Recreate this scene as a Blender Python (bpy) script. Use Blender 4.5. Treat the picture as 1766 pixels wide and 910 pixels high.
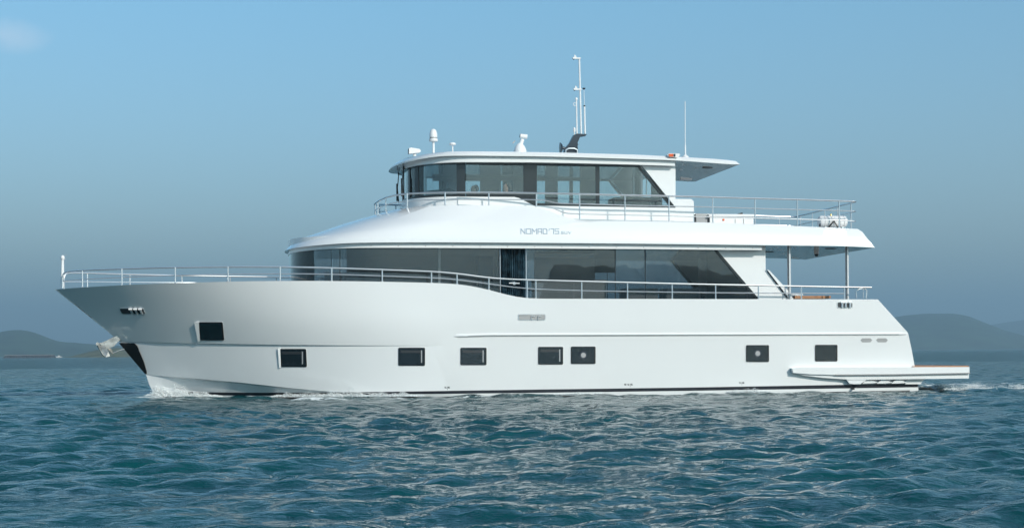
import bpy, bmesh, math, random
import numpy as np
from mathutils import Vector, Matrix
from mathutils.bvhtree import BVHTree
random.seed(7); RNG = np.random.RandomState(11)
PI = math.pi
for o in list(bpy.data.objects): bpy.data.objects.remove(o)
scene = bpy.context.scene
COL = scene.collection

# ---------------------------------------------------------------- camera
FPX = 2880.0; HOR = 607.7; TH = math.radians(9.0); RO = math.radians(0.455); DEP = 45.0; CZ = 1.17
F = Vector((math.sin(TH), math.cos(TH), 0)); R0 = Vector((math.cos(TH), -math.sin(TH), 0)); Z = Vector((0, 0, 1))
RT = R0*math.cos(RO) - Z*math.sin(RO); UT = Z*math.cos(RO) + R0*math.sin(RO)
CAM = Vector((0, -3.1, 0)) - F*DEP; CAM.z = CZ
cd = bpy.data.cameras.new('camera'); cam = bpy.data.objects.new('camera', cd); COL.objects.link(cam)
cd.sensor_width = 36; cd.lens = 36*FPX/1766; cd.shift_y = (HOR-455)/1766
cd.clip_start = 0.5; cd.clip_end = 60000
m3 = Matrix((RT, UT, -F)).transposed(); cam.matrix_world = Matrix.Translation(CAM) @ m3.to_4x4()
scene.camera = cam

# ---------------------------------------------------------------- light and exposure
SE = math.radians(27); SA = math.radians(29)
SUN = Vector((math.sin(SA)*math.cos(SE), -math.cos(SA)*math.cos(SE), math.sin(SE)))
sl = bpy.data.lights.new('sun', 'SUN'); sl.energy = 2.9; sl.angle = math.radians(0.6); sl.color = (1.0, 0.935, 0.86)
so = bpy.data.objects.new('sun', sl); COL.objects.link(so); so.rotation_euler = SUN.to_track_quat('Z', 'Y').to_euler()
scene.view_settings.view_transform = 'Standard'; scene.view_settings.look = 'None'
scene.view_settings.exposure = 0.37; scene.view_settings.gamma = 1
w = bpy.data.worlds.new('World'); scene.world = w; w.use_nodes = True
nt = w.node_tree; nt.nodes.clear(); L = nt.links.new
def N(t, **k):
    n = nt.nodes.new(t)
    for a, b in k.items(): setattr(n, a, b)
    return n
def ramp(n, stops):
    cr = n.color_ramp
    while len(cr.elements) > 1: cr.elements.remove(cr.elements[-1])
    cr.elements[0].position = stops[0][0]; cr.elements[0].color = (*stops[0][1], 1)
    for p, c in stops[1:]:
        e = cr.elements.new(p); e.color = (*c, 1)
sky = N('ShaderNodeTexSky', sky_type='NISHITA'); sky.sun_disc = False
sky.sun_elevation = SE; sky.sun_rotation = math.radians(151); sky.dust_density = 1.2; sky.air_density = 1.0; sky.ozone_density = 1.5
tc = N('ShaderNodeTexCoord'); sx = N('ShaderNodeSeparateXYZ'); L(tc.outputs['Generated'], sx.inputs[0])
rp = N('ShaderNodeValToRGB'); L(sx.outputs['Z'], rp.inputs[0])
ramp(rp, [(0.0, (0.55, 0.67, 0.74)), (0.07, (0.62, 0.72, 0.78)), (0.2, (0.58, .84, .90)), (0.4, (0.44, .78, .77)), (1, (1.08, 1, .92))])
mu = N('ShaderNodeMix', data_type='RGBA', blend_type='MULTIPLY'); mu.inputs['Factor'].default_value = 1
L(sky.outputs[0], mu.inputs['A']); L(rp.outputs[0], mu.inputs['B'])
# one thin cloud wisp low over the left horizon
def raydir(px, py): return (F + RT*((px-883)/FPX) + UT*((HOR-py)/FPX))
cdv = raydir(22, 62).normalized()
sb = N('ShaderNodeVectorMath', operation='SUBTRACT'); L(tc.outputs['Generated'], sb.inputs[0]); sb.inputs[1].default_value = cdv
sc = N('ShaderNodeVectorMath', operation='MULTIPLY'); L(sb.outputs[0], sc.inputs[0]); sc.inputs[1].default_value = (62, 62, 150)
nz = N('ShaderNodeTexNoise'); nz.inputs['Scale'].default_value = 60; nz.inputs['Detail'].default_value = 4
L(tc.outputs['Generated'], nz.inputs['Vector'])
nm = N('ShaderNodeVectorMath', operation='SCALE'); nm.inputs['Scale'].default_value = 1.6; L(nz.outputs['Color'], nm.inputs[0])
ad = N('ShaderNodeVectorMath', operation='ADD'); L(sc.outputs[0], ad.inputs[0]); L(nm.outputs[0], ad.inputs[1])
su = N('ShaderNodeVectorMath', operation='SUBTRACT'); L(ad.outputs[0], su.inputs[0]); su.inputs[1].default_value = (.8, .8, .8)
ln = N('ShaderNodeVectorMath', operation='LENGTH'); L(su.outputs[0], ln.inputs[0])
mr = N('ShaderNodeMapRange'); L(ln.outputs['Value'], mr.inputs[0]); mr.inputs[1].default_value = 0.2; mr.inputs[2].default_value = 1.6; mr.inputs[3].default_value = .32; mr.inputs[4].default_value = 0
mx = N('ShaderNodeMix', data_type='RGBA'); L(mr.outputs[0], mx.inputs['Factor']); L(mu.outputs['Result'], mx.inputs['A']); mx.inputs['B'].default_value = (5.0, 5.6, 6.4, 1)
bg = N('ShaderNodeBackground'); bg.inputs['Strength'].default_value = 0.14; L(mx.outputs['Result'], bg.inputs['Color'])
wo = N('ShaderNodeOutputWorld'); L(bg.outputs[0], wo.inputs[0])

# ---------------------------------------------------------------- pixel -> point on a plane of real depth
def ray(px, py): return raydir(px, py)
def at(px, py, y):
    d = ray(px, py); t = (y-CAM.y)/d.y; return CAM + d*t
def dist(px, py, D): return CAM + ray(px, py)*D
def proj(P):
    v = Vector(P)-CAM; d = v.dot(F); return 883+FPX*v.dot(RT)/d, HOR-FPX*v.dot(UT)/d
def side(px, py, h):
    y = -2.0
    for _ in range(40):
        p = at(px, py, y); y = 0.5*y + 0.5*(-h(p.x))
    return at(px, py, y)
def hf(H, x0, Ln, p=2.5, q=2.5, taper=None):
    def f(x):
        s = min(1, max(0, (x-x0)/Ln)); v = H*(1-(1-s)**p)**(1/q)
        if taper and x > taper[0]: v -= taper[2]*((x-taper[0])/(taper[1]-taper[0]))**2
        return v
    f.x0 = x0; f.Ln = Ln; return f
class Row:                                      # a curve along the boat: z(x) and half-breadth h(x)
    def __init__(s, pts, h, dz=0):
        P = [at(*pts[0], 0)] + [side(a, b, h) for a, b in pts[1:]]
        s.X = [p.x for p in P]; s.Z = [p.z+dz for p in P]; s.h = h; s.x0, s.x1 = s.X[0], s.X[-1]
    def z(s, x): return float(np.interp(x, s.X, s.Z))
    def zs(s, x, r=.35): return sum(s.z(min(max(x+k*r, s.x0), s.x1)) for k in (-1, -.5, 0, .5, 1))/5 if s.x0+r < x < s.x1-r else s.z(x)
    def pts(s, n1=40, n2=90, Ln=3.0, dh=0, dz=0, x1=None):
        x1 = x1 or s.x1; out = []
        for i in range(n1): out.append(s.x0 + Ln*(1-math.cos(i/n1*PI/2)))
        xa = s.x0+Ln
        for i in range(n2+1): out.append(xa+(x1-xa)*i/n2)
        return [(x, -max(0, s.h(x)-dh), s.zs(x)+dz) for x in out]

# ---------------------------------------------------------------- materials
def mat(name, col, rough=.4, metal=0, coat=0, var=.04, vscale=3, bump=0, bscale=30, spec=.5, ior=1.5):
    m = bpy.data.materials.new(name); m.use_nodes = True; t = m.node_tree; b = t.nodes['Principled BSDF']
    b.inputs['Roughness'].default_value = rough; b.inputs['Metallic'].default_value = metal; b.inputs['Coat Weight'].default_value = coat
    b.inputs['Coat Roughness'].default_value = .04; b.inputs['Specular IOR Level'].default_value = spec; b.inputs['IOR'].default_value = ior
    tcn = t.nodes.new('ShaderNodeTexCoord'); n = t.nodes.new('ShaderNodeTexNoise'); n.inputs['Scale'].default_value = vscale; n.inputs['Detail'].default_value = 5
    t.links.new(tcn.outputs['Object'], n.inputs['Vector'])
    r = t.nodes.new('ShaderNodeValToRGB'); t.links.new(n.outputs['Fac'], r.inputs[0])
    r.color_ramp.elements[0].position = .3; r.color_ramp.elements[1].position = .7
    r.color_ramp.elements[0].color = (*[c*(1-var) for c in col], 1); r.color_ramp.elements[1].color = (*[min(1, c*(1+var)) for c in col], 1)
    t.links.new(r.outputs[0], b.inputs['Base Color'])
    if bump:
        n2 = t.nodes.new('ShaderNodeTexNoise'); n2.inputs['Scale'].default_value = bscale; n2.inputs['Detail'].default_value = 3
        t.links.new(tcn.outputs['Object'], n2.inputs['Vector'])
        bp = t.nodes.new('ShaderNodeBump'); bp.inputs['Strength'].default_value = bump; bp.inputs['Distance'].default_value = .01
        t.links.new(n2.outputs['Fac'], bp.inputs['Height']); t.links.new(bp.outputs[0], b.inputs['Normal'])
    return m
def glass(name, tint, refl=1.0, rough=.01):
    m = bpy.data.materials.new(name); m.use_nodes = True; t = m.node_tree; t.nodes.clear()
    tr = t.nodes.new('ShaderNodeBsdfTransparent'); tr.inputs[0].default_value = (*tint, 1)
    g = t.nodes.new('ShaderNodeBsdfGlossy'); g.inputs['Roughness'].default_value = rough; g.inputs['Color'].default_value = (.95, 1, 1, 1)
    tcn = t.nodes.new('ShaderNodeTexCoord'); n = t.nodes.new('ShaderNodeTexNoise'); n.inputs['Scale'].default_value = .9
    t.links.new(tcn.outputs['Object'], n.inputs['Vector'])
    bp = t.nodes.new('ShaderNodeBump'); bp.inputs['Strength'].default_value = .04; bp.inputs['Distance'].default_value = .05
    t.links.new(n.outputs['Fac'], bp.inputs['Height']); t.links.new(bp.outputs[0], g.inputs['Normal'])
    fr = t.nodes.new('ShaderNodeFresnel'); fr.inputs[0].default_value = 1.5
    mm = t.nodes.new('ShaderNodeMath'); mm.operation = 'MULTIPLY'; mm.inputs[1].default_value = refl; t.links.new(fr.outputs[0], mm.inputs[0])
    mx = t.nodes.new('ShaderNodeMixShader'); t.links.new(mm.outputs[0], mx.inputs[0]); t.links.new(tr.outputs[0], mx.inputs[1]); t.links.new(g.outputs[0], mx.inputs[2])
    o = t.nodes.new('ShaderNodeOutputMaterial'); t.links.new(mx.outputs[0], o.inputs[0]); return m
M = dict(
    gel=mat('white_gelcoat', (.80, .81, .81), .2, coat=1, var=.012, vscale=.6, bump=.05, bscale=.8),
    soffit=mat('white_soffit', (.74, .75, .75), .35, var=.02),
    chrome=mat('polished_steel', (.80, .81, .82), .28, metal=.8),
    dark=mat('dark_glazing_frame', (.022, .028, .032), .12, coat=.3, var=.1),
    black=mat('black_rubber', (.012, .013, .014), .35),
    stripe=mat('dark_boot_stripe', (.018, .02, .028), .3, var=.3, vscale=8),
    anti=mat('dark_antifouling', (.02, .022, .024), .6),
    teak=mat('teak_planks', (.36, .17, .08), .5, var=.25, vscale=12),
    deck=mat('pale_deck', (.55, .52, .47), .6),
    grey=mat('grey_interior', (.34, .35, .36), .6, var=.06), lgrey=mat('pale_interior', (.42, .43, .43), .6),
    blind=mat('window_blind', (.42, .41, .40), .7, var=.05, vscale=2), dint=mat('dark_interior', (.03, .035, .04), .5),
    letter=mat('blue_grey_lettering', (.36, .46, .55), .3), vent=mat('grey_vent', (.38, .38, .38), .5),
    plastic=mat('white_plastic', (.78, .78, .78), .3), mast=mat('dark_mast_metal', (.035, .045, .06), .3, metal=.4),
    orange=mat('orange_lens', (.75, .12, .03), .2), anchor=mat('galvanised_anchor', (.50, .50, .47), .42, metal=.6, var=.3, vscale=9, bump=.3),
    skin=mat('skin', (.55, .30, .22), .5), cloth=mat('grey_shirt', (.30, .33, .36), .8), hair=mat('dark_hair', (.035, .022, .016), .6), cloth2=mat('pale_shirt', (.5, .5, .48), .8),
    pane=glass('clear_tinted_glass', (.84, .90, .91), 2.3), salon=glass('smoked_glass', (.74, .76, .77), 2.2),
    post=mat('satin_steel', (.74, .75, .76), .25, metal=.35),
    port=mat('dark_port_glass', (.010, .013, .017), .03, spec=.8, ior=1.8, var=.3, bump=.6, bscale=9),
)

# ---------------------------------------------------------------- mesh helpers
def link(name, verts, faces, m, parent=None, smooth=True, ang=32):
    me = bpy.data.meshes.new(name); me.from_pydata([tuple(v) for v in verts], [], faces); 
    bm = bmesh.new(); bm.from_mesh(me); bmesh.ops.remove_doubles(bm, verts=bm.verts, dist=.0004)
    bmesh.ops.recalc_face_normals(bm, faces=bm.faces); bm.to_mesh(me); bm.free()
    if smooth:
        for p in me.polygons: p.use_smooth = True
        me.set_sharp_from_angle(angle=math.radians(ang))
    o = bpy.data.objects.new(name, me); COL.objects.link(o); me.materials.append(m)
    if parent: o.parent = parent; o.matrix_parent_inverse = parent.matrix_basis.inverted()
    return o
def tag(o, label=None, cat=None, group=None, kind=None):
    for k, v in (('label', label), ('category', cat), ('group', group), ('kind', kind)):
        if v: o[k] = v
    return o
def empty(name, loc, label, cat, group=None):
    o = bpy.data.objects.new(name, None); COL.objects.link(o); o.location = loc; return tag(o, label, cat, group)
class MB:
    def __init__(s): s.v = []; s.f = []
    def add(s, v, f): b = len(s.v); s.v += [tuple(x) for x in v]; s.f += [tuple(i+b for i in q) for q in f]; return s
    def box(s, c, d, rot=None):
        c = Vector(c); d = Vector(d)/2
        vs = [Vector((x*d.x, y*d.y, z*d.z)) for x in (-1, 1) for y in (-1, 1) for z in (-1, 1)]
        if rot is not None: vs = [rot @ q for q in vs]
        return s.add([q+c for q in vs], [(0, 1, 3, 2), (4, 6, 7, 5), (0, 4, 5, 1), (2, 3, 7, 6), (0, 2, 6, 4), (1, 5, 7, 3)])
    def tube(s, pts, r, n=8, r2=None, cap=True):
        pts = [Vector(p) for p in pts]; k = len(pts); vs = []; up = None
        for i, p in enumerate(pts):
            t = (pts[min(i+1, k-1)]-pts[max(i-1, 0)]).normalized()
            if up is None: up = t.orthogonal().normalized()
            a = (up - t*up.dot(t)); a = a.normalized() if a.length > 1e-6 else t.orthogonal().normalized(); up = a; b = t.cross(a)
            rr = r + ((r2-r)*i/(k-1) if r2 is not None else 0)
            vs += [p + (a*math.cos(2*PI*j/n)+b*math.sin(2*PI*j/n))*rr for j in range(n)]
        fs = [(i*n+j, i*n+(j+1) % n, (i+1)*n+(j+1) % n, (i+1)*n+j) for i in range(k-1) for j in range(n)]
        if cap: fs += [tuple(range(n))[::-1], tuple(range((k-1)*n, k*n))]
        return s.add(vs, fs)
    def prism(s, poly, a, b):                     # poly: points of one face, a/b offsets along y
        n = len(poly); v = [(p[0], p[1]+a, p[2]) for p in poly]+[(p[0], p[1]+b, p[2]) for p in poly]
        return s.add(v, [tuple(range(n)), tuple(range(n, 2*n))[::-1]]+[(i, (i+1) % n, n+(i+1) % n, n+i) for i in range(n)])
    def pix(s, poly, y, th=.06):                  # prism whose near face lies in the plane y
        return s.prism([at(a, b, y) for a, b in poly], 0, th)
    def lathe(s, c, prof, n=20):
        c = Vector(c); vs = []; k = len(prof)
        for r, z in prof: vs += [c+Vector((r*math.cos(2*PI*j/n), r*math.sin(2*PI*j/n), z)) for j in range(n)]
        fs = [(i*n+j, i*n+(j+1) % n, (i+1)*n+(j+1) % n, (i+1)*n+j) for i in range(k-1) for j in range(n)]
        return s.add(vs, fs+[tuple(range(n))[::-1], tuple(range((k-1)*n, k*n))])
    def mirror(s):
        v = [(a, -b, c) for a, b, c in s.v]; return s.add(v, [q[::-1] for q in s.f])
    def build(s, name, m, parent=None, **k): return link(name, s.v, s.f, m, parent, **k)
    def flipped(s):
        t = MB(); t.add([(a, -b, c) for a, b, c in s.v], [q[::-1] for q in s.f]); return t
def both(mb, name, m, parent, **k):               # the same part on the near side and on the far side
    a = mb.build(name, m, parent, **k); b = mb.flipped().build(name, m, parent, **k); return a, b
def loft(rows, top=True, bottom=True, end=True):
    mb = MB(); n = len(rows[0]); k = len(rows)
    near = [p for r in rows for p in r]; far = [(a, -b, c) for a, b, c in near]
    f = [(i*n+j, i*n+j+1, (i+1)*n+j+1, (i+1)*n+j) for i in range(k-1) for j in range(n-1)]
    mb.v = near+far; o = len(near); mb.f = f+[tuple(o+q for q in x)[::-1] for x in f]
    if top: mb.f += [((k-1)*n+j, (k-1)*n+j+1, o+(k-1)*n+j+1, o+(k-1)*n+j) for j in range(n-1)]
    if bottom: mb.f += [(j+1, j, o+j, o+j+1) for j in range(n-1)]
    if end: mb.f += [(i*n+n-1, (i+1)*n+n-1, o+(i+1)*n+n-1, o+i*n+n-1) for i in range(k-1)]
    return mb
def smooth(P, it=2):
    P = [Vector(p) for p in P]
    for _ in range(it):
        Q = [P[0]]
        for a, b in zip(P[:-1], P[1:]): Q += [a.lerp(b, .25), a.lerp(b, .75)]
        Q.append(P[-1]); P = Q
    return P
def bvh(o):
    me = o.data; return BVHTree.FromPolygons([v.co.copy() for v in me.vertices], [tuple(p.vertices) for p in me.polygons])
def hit(tree, px, py, off=0):
    d = ray(px, py).normalized(); loc, nrm, i, t = tree.ray_cast(CAM, d)
    if loc is None: return None, None
    if nrm.dot(d) > 0: nrm = -nrm
    return loc+nrm*off, nrm
def patch(tree, pts, off, th):                    # thin raised plate following a surface
    P = [hit(tree, *p) for p in pts]; P = [q for q in P if q[0] is not None]; n = len(P)
    nn = sum((q[1] for q in P), Vector()).normalized()
    mb = MB(); mb.add([q[0]+nn*(off-th) for q in P]+[q[0]+nn*off for q in P], [tuple(range(n))[::-1], tuple(range(n, 2*n))]+[(i, (i+1) % n, n+(i+1) % n, n+i) for i in range(n)])
    return mb
def rrect(x0, y0, x1, y1, r, k=3, sk=0):
    out = []
    for cx, cy, a0 in ((x1-r, y0+r, -PI/2), (x1-r, y1-r, 0), (x0+r, y1-r, PI/2), (x0+r, y0+r, PI)):
        for i in range(k+1):
            a = a0+PI/2*i/k; y = cy+r*math.sin(a); out.append((cx+r*math.cos(a)+sk*(y-y0)/(y1-y0), y))
    return out

# ================================================================ WATER
def water():
    # rings round the camera's spot: finely meshed near, coarse to the horizon
    rings = [0.0]+list(np.geomspace(3, 9, 14)[:-1])+list(np.geomspace(9, 160, 900)[:-1])+list(np.geomspace(160, 1500, 120)[:-1])+list(np.geomspace(1500, 24000, 24))
    a0 = math.atan2(F.y, F.x)
    angs = list(np.linspace(-30, 30, 720))+list(np.linspace(32, 328, 75))
    A = a0+np.radians(np.array(angs)); Rg = np.array(rings); na = len(A); nr = len(Rg)
    RR, AA = np.meshgrid(Rg, A, indexing='ij'); X = (CAM.x+RR*np.cos(AA)).ravel(); Y = (CAM.y+RR*np.sin(AA)).ravel()
    sp = np.gradient(Rg); SP = np.repeat(sp, na); dense = np.tile(np.abs(np.degrees(A-a0)) <= 30.01, nr)
    H = np.zeros_like(X); DX = np.zeros_like(X); DY = np.zeros_like(X)
    wd = a0+math.radians(205)
    n = 130
    lam = np.exp(RNG.uniform(math.log(.15), math.log(4.5), n)); th = wd+RNG.normal(0, .7, n); ph = RNG.uniform(0, 2*PI, n)
    # groups of waves come and go across the sea
    G = .5*np.sin(X*.13+Y*.21+1)+.5*np.sin(X*-.31+Y*.17+2.2)+.5*np.sin(X*.52-Y*.43)+.4*np.sin(X*.9+Y*.37+.7)
    gust = np.clip(.92+.24*G, .45, 1.5)
    for l, t, p in zip(lam, th, ph):
        k = 2*PI/l; st = .036*min(1, (1.1/l)**1.4)*(1.15 if l < .9 else 1); a = st/k
        fade = np.clip((l/np.maximum(SP, 1e-3)-2.5)/2, 0, 1)
        arg = k*(X*math.cos(t)+Y*math.sin(t))+p; c = np.cos(arg); s_ = np.sin(arg)
        g = fade*(gust if l < 2.5 else 1)
        H += a*s_*g; DX += -.55*a*math.cos(t)*c*g; DY += -.55*a*math.sin(t)*c*g
    # swell that the moving hull pushes up along its side, at the bow and behind the stern
    def blob(cx, cy, sx_, sy_, h): return h*np.exp(-((X-cx)/sx_)**2-((Y-cy)/sy_)**2)
    H += blob(-9.8, -.3, .6, .9, .07)+blob(-4.6, -3.3, 1.0, .3, .04)-.035*np.exp(-((Y+3.6)/1.6)**2)*(X > -9)*(X < 12.5)+blob(7.2, -3.4, .8, .3, .05)
    wake = np.exp(-((Y)/2.6)**2)*np.clip((X-12.3)/.6, 0, 1)*np.exp(-np.maximum(X-12.3, 0)/9)
    H += wake*(.10+.05*np.sin(X*2.3+Y*1.7)+.07*np.sin(X*4.1-Y*3.2))
    H[~dense] = 0; DX[~dense] = 0; DY[~dense] = 0
    foam = np.clip(blob(-9.4, -.7, 1.3, .8, 1.0)+blob(-8.4, -1.9, 1.1, .6, .6)+blob(-4.9, -3.25, 2.4, .4, .85)+blob(-1.5, -3.3, 3, .22, .5)+blob(7.0, -3.25, 2.2, .2, .6)+wake*.95
                   + np.exp(-((Y+3.2)/.16)**2)*(X > -8)*(X < 12.8)*.35, 0, 1)
    chop = np.clip((RR.ravel()-25)/70, 0, 1)
    co = np.stack([X+DX, Y+DY, H], 1)
    me = bpy.data.meshes.new('sea'); nv = na*nr; I = np.arange(nr-1)[:, None]*na; J = np.arange(na)[None, :]; J1 = (J+1) % na
    q = np.stack([(I+J).ravel(), (I+J1).ravel(), (I+na+J1).ravel(), (I+na+J).ravel()], 1)
    q = q[:, ::-1]
    me.vertices.add(nv); me.vertices.foreach_set('co', co.ravel().astype(np.float32))
    me.loops.add(q.size); me.loops.foreach_set('vertex_index', q.ravel().astype(np.int32))
    me.polygons.add(len(q)); me.polygons.foreach_set('loop_start', np.arange(0, q.size, 4, dtype=np.int32)); me.polygons.foreach_set('loop_total', np.full(len(q), 4, dtype=np.int32))
    me.update(calc_edges=True); me.polygons.foreach_set('use_smooth', np.ones(len(q), dtype=bool))
    at_ = me.attributes.new('foam', 'FLOAT', 'POINT'); at_.data.foreach_set('value', foam.astype(np.float32))
    at2 = me.attributes.new('chop', 'FLOAT', 'POINT'); at2.data.foreach_set('value', chop.astype(np.float32))
    o = bpy.data.objects.new('sea', me); COL.objects.link(o); tag(o, kind='structure')
    if me.polygons[na*300+10].normal.z < 0: me.flip_normals()
    m = bpy.data.materials.new('sea_water'); m.use_nodes = True; t = m.node_tree; b = t.nodes['Principled BSDF']; Lk = t.links.new
    b.inputs['IOR'].default_value = 1.333; b.inputs['Specular IOR Level'].default_value = .5
    g = t.nodes.new('ShaderNodeNewGeometry')
    def noise(scale, det, vec=(1, 1, 1), rough=.55):
        mp = t.nodes.new('ShaderNodeVectorMath'); mp.operation = 'MULTIPLY'; mp.inputs[1].default_value = vec; Lk(g.outputs['Position'], mp.inputs[0])
        n_ = t.nodes.new('ShaderNodeTexNoise'); n_.inputs['Scale'].default_value = scale; n_.inputs['Detail'].default_value = det; n_.inputs['Roughness'].default_value = rough
        Lk(mp.outputs[0], n_.inputs['Vector']); return n_
    n1 = noise(2.6, 6, (.7, 1.25, 1)); n2 = noise(9, 3, (.8, 1.2, 1)); n3 = noise(.35, 3)
    s1 = t.nodes.new('ShaderNodeMath'); s1.operation = 'MULTIPLY'; s1.inputs[1].default_value = .22; Lk(n2.outputs['Fac'], s1.inputs[0])
    s2 = t.nodes.new('ShaderNodeMath'); s2.operation = 'ADD'; Lk(n1.outputs['Fac'], s2.inputs[0]); Lk(s1.outputs[0], s2.inputs[1])
    bp = t.nodes.new('ShaderNodeBump'); bp.inputs['Strength'].default_value = 1; bp.inputs['Distance'].default_value = .12; Lk(s2.outputs[0], bp.inputs['Height'])
    ca = t.nodes.new('ShaderNodeAttribute'); ca.attribute_name = 'chop'
    cm = t.nodes.new('ShaderNodeMapRange'); Lk(ca.outputs['Fac'], cm.inputs[0]); cm.inputs[3].default_value = .12; cm.inputs[4].default_value = .42; Lk(cm.outputs[0], bp.inputs['Distance'])
    Lk(bp.outputs[0], b.inputs['Normal'])
    cr = t.nodes.new('ShaderNodeValToRGB'); ramp(cr, [(.3, (.0003, .038, .048)), (.7, (.0005, .060, .068))]); Lk(n3.outputs['Fac'], cr.inputs[0])
    fa = t.nodes.new('ShaderNodeAttribute'); fa.attribute_name = 'foam'
    fn = noise(5.5, 8, (.6, 1, 1), .7)
    th_ = t.nodes.new('ShaderNodeMath'); th_.operation = 'MULTIPLY'; Lk(fa.outputs['Fac'], th_.inputs[0]); th_.inputs[1].default_value = .34
    ad_ = t.nodes.new('ShaderNodeMath'); ad_.operation = 'ADD'; Lk(th_.outputs[0], ad_.inputs[0]); Lk(fn.outputs['Fac'], ad_.inputs[1])
    mr_ = t.nodes.new('ShaderNodeMapRange'); Lk(ad_.outputs[0], mr_.inputs[0]); mr_.inputs[1].default_value = .74; mr_.inputs[2].default_value = .84
    mc = t.nodes.new('ShaderNodeMix'); mc.data_type = 'RGBA'; Lk(mr_.outputs[0], mc.inputs['Factor']); Lk(cr.outputs[0], mc.inputs['A']); mc.inputs['B'].default_value = (.72, .76, .76, 1)
    Lk(mc.outputs['Result'], b.inputs['Base Color'])
    mrr = t.nodes.new('ShaderNodeMapRange'); Lk(mr_.outputs[0], mrr.inputs[0]); mrr.inputs[3].default_value = .05; mrr.inputs[4].default_value = .6; Lk(mrr.outputs[0], b.inputs['Roughness'])
    me.materials.append(m)
water()

# ================================================================ HILLS AND SHORE
def snoise(x, y, s=1.0, seed=0):
    r = np.random.RandomState(seed); v = 0*x
    for i in range(24):
        k = 2**r.uniform(-1, 4.5); a = r.uniform(0, 2*PI); v = v+np.sin(k*s*(x*math.cos(a)+y*math.sin(a))+r.uniform(0, 6.28))/k**.9
    return v
def hill(name, prof, D, depth, m, seed, amp=1.0, n=240, k=50):
    px = np.linspace(prof[0][0], prof[-1][0], n); py = np.interp(px, [p[0] for p in prof], [p[1] for p in prof])
    ker = np.hanning(13); ker /= ker.sum(); py = np.convolve(np.pad(py, 6, 'edge'), ker, 'valid')
    vs = []; 
    for i in range(n):
        p = dist(px[i], py[i], D); h = p.z+2
        for j in range(k):
            v = -1+2*j/(k-1); sh = max(0, 1-v*v)**.9
            q = dist(px[i], py[i], D+depth*v)
            z = h*sh
            vs.append([q.x, q.y, z])
    V = np.array(vs); nzv = snoise(V[:, 0]/300, V[:, 1]/300, 1, seed)*amp
    V[:, 2] = V[:, 2]-4+nzv*np.clip(V[:, 2]/30, 0, 1)*2.5
    f = [(i*k+j, (i+1)*k+j, (i+1)*k+j+1, i*k+j+1) for i in range(n-1) for j in range(k-1)]
    o = link(name, V.tolist(), f, m, ang=180); tag(o, kind='structure'); return o
mh = mat('forest_hill', (.035, .065, .035), .9, var=.5, vscale=.02)
hill('hill', [(-900, 600), (-500, 570), (-200, 590), (-60, 580), (0, 571), (25, 566), (55, 569), (80, 579), (104, 588.5), (122, 586.5), (150, 590), (200, 592), (280, 600), (400, 614)], 3600, 700, mh, 1)
hill('hill', [(1380, 598), (1480, 560), (1560, 545), (1600, 541), (1645, 540), (1670, 544), (1700, 556), (1730, 568), (1790, 586), (1860, 600)], 5200, 900, mh, 2)
hill('hill', [(1600, 600), (1660, 580), (1700, 564), (1735, 557), (1766, 552), (1850, 538), (2000, 545), (2300, 580), (2600, 600)], 8200, 1200, mh, 3)
# low wooded spit behind the bow and the far bank behind the photographer (seen only as a reflection in the glass)
spit = hill('spit', [(70, 613.5), (120, 611), (140, 606), (165, 600), (200, 596), (240, 599), (300, 606), (400, 612)], 1500, 90, mat('scrub_spit', (.10, .10, .045), .9, var=.6, vscale=.12), 4, .7)
def bank():
    n, k = 120, 14; vs = []
    for i in range(n):
        a = math.radians(9.6+ (26-9.6)*i/(n-1)); t = i/(n-1)
        h = 84*min(1, (t/.05))**.5*(1-.7*max(0, (t-.3)/.7))+1.2*math.sin(i*.35)+.8*math.sin(i*1.1)
        for j in range(k):
            v = -1+2*j/(k-1); d = 1500+160*v
            vs.append((math.sin(a)*d, -math.cos(a)*d, h*(1-v*v)**.7-2))
    f = [(i*k+j, (i+1)*k+j, (i+1)*k+j+1, i*k+j+1) for i in range(n-1) for j in range(k-1)]
    tag(link('hill', vs, f, mh, ang=180), kind='structure')
bank()
# breakwater and small launch on the left horizon
bw = empty('breakwater', dist(50, 614, 1300), 'long low dark breakwater with a pale top far off on the left horizon', 'breakwater')
a = dist(6, 612.2, 1300); b_ = dist(96, 611.6, 1300); a.z = b_.z = 0
mb = MB(); dirv = (b_-a); nrm = Vector((-dirv.y, dirv.x, 0)).normalized(); vs = []; K = 90
for i in range(K+1):
    p = a+dirv*i/K; e = min(1, i/4, (K-i)/4)
    for off, z in ((-7, -1), (-4.5, 1.0+random.uniform(-.4, .4)), (-2, 1.9+random.uniform(-.25, .25)), (2, 1.9), (4.5, 1), (7, -1)): vs.append(p+nrm*off*(.4+.6*e)+Vector((random.uniform(-.5, .5), 0, z*e)))
mb.add(vs, [(i*6+j, i*6+j+1, (i+1)*6+j+1, (i+1)*6+j) for i in range(K) for j in range(5)])
mb.build('rubble_bank', mat('dark_rock', (.05, .055, .06), .9, var=.5, vscale=.5), bw, smooth=False)
MB().box((a+b_)/2+Vector((0, 0, 2.25)), (dirv.length*.94, 3, .6), Matrix.Rotation(math.atan2(dirv.y, dirv.x), 3, 'Z')).build('walkway', mat('pale_concrete', (.17, .18, .19), .8), bw)
lp = dist(101, 613.5, 1500); lp.z = 0
la = empty('launch', lp, 'tiny white open launch on the horizon at the end of the breakwater', 'small boat')
ang = Matrix.Rotation(-TH, 3, 'Z'); hv = []
for i in range(11):
    t = i/10; x = -3+6*t; wd_ = 1.0*(1-max(0, (.35-t)/.35)**2)
    for y, z in ((0, -.3), (wd_*.8, 0), (wd_, .9+.35*(1-t)), (-wd_, .9+.35*(1-t)), (-wd_*.8, 0)): hv.append(ang @ Vector((x, y, z))+lp)
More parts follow.
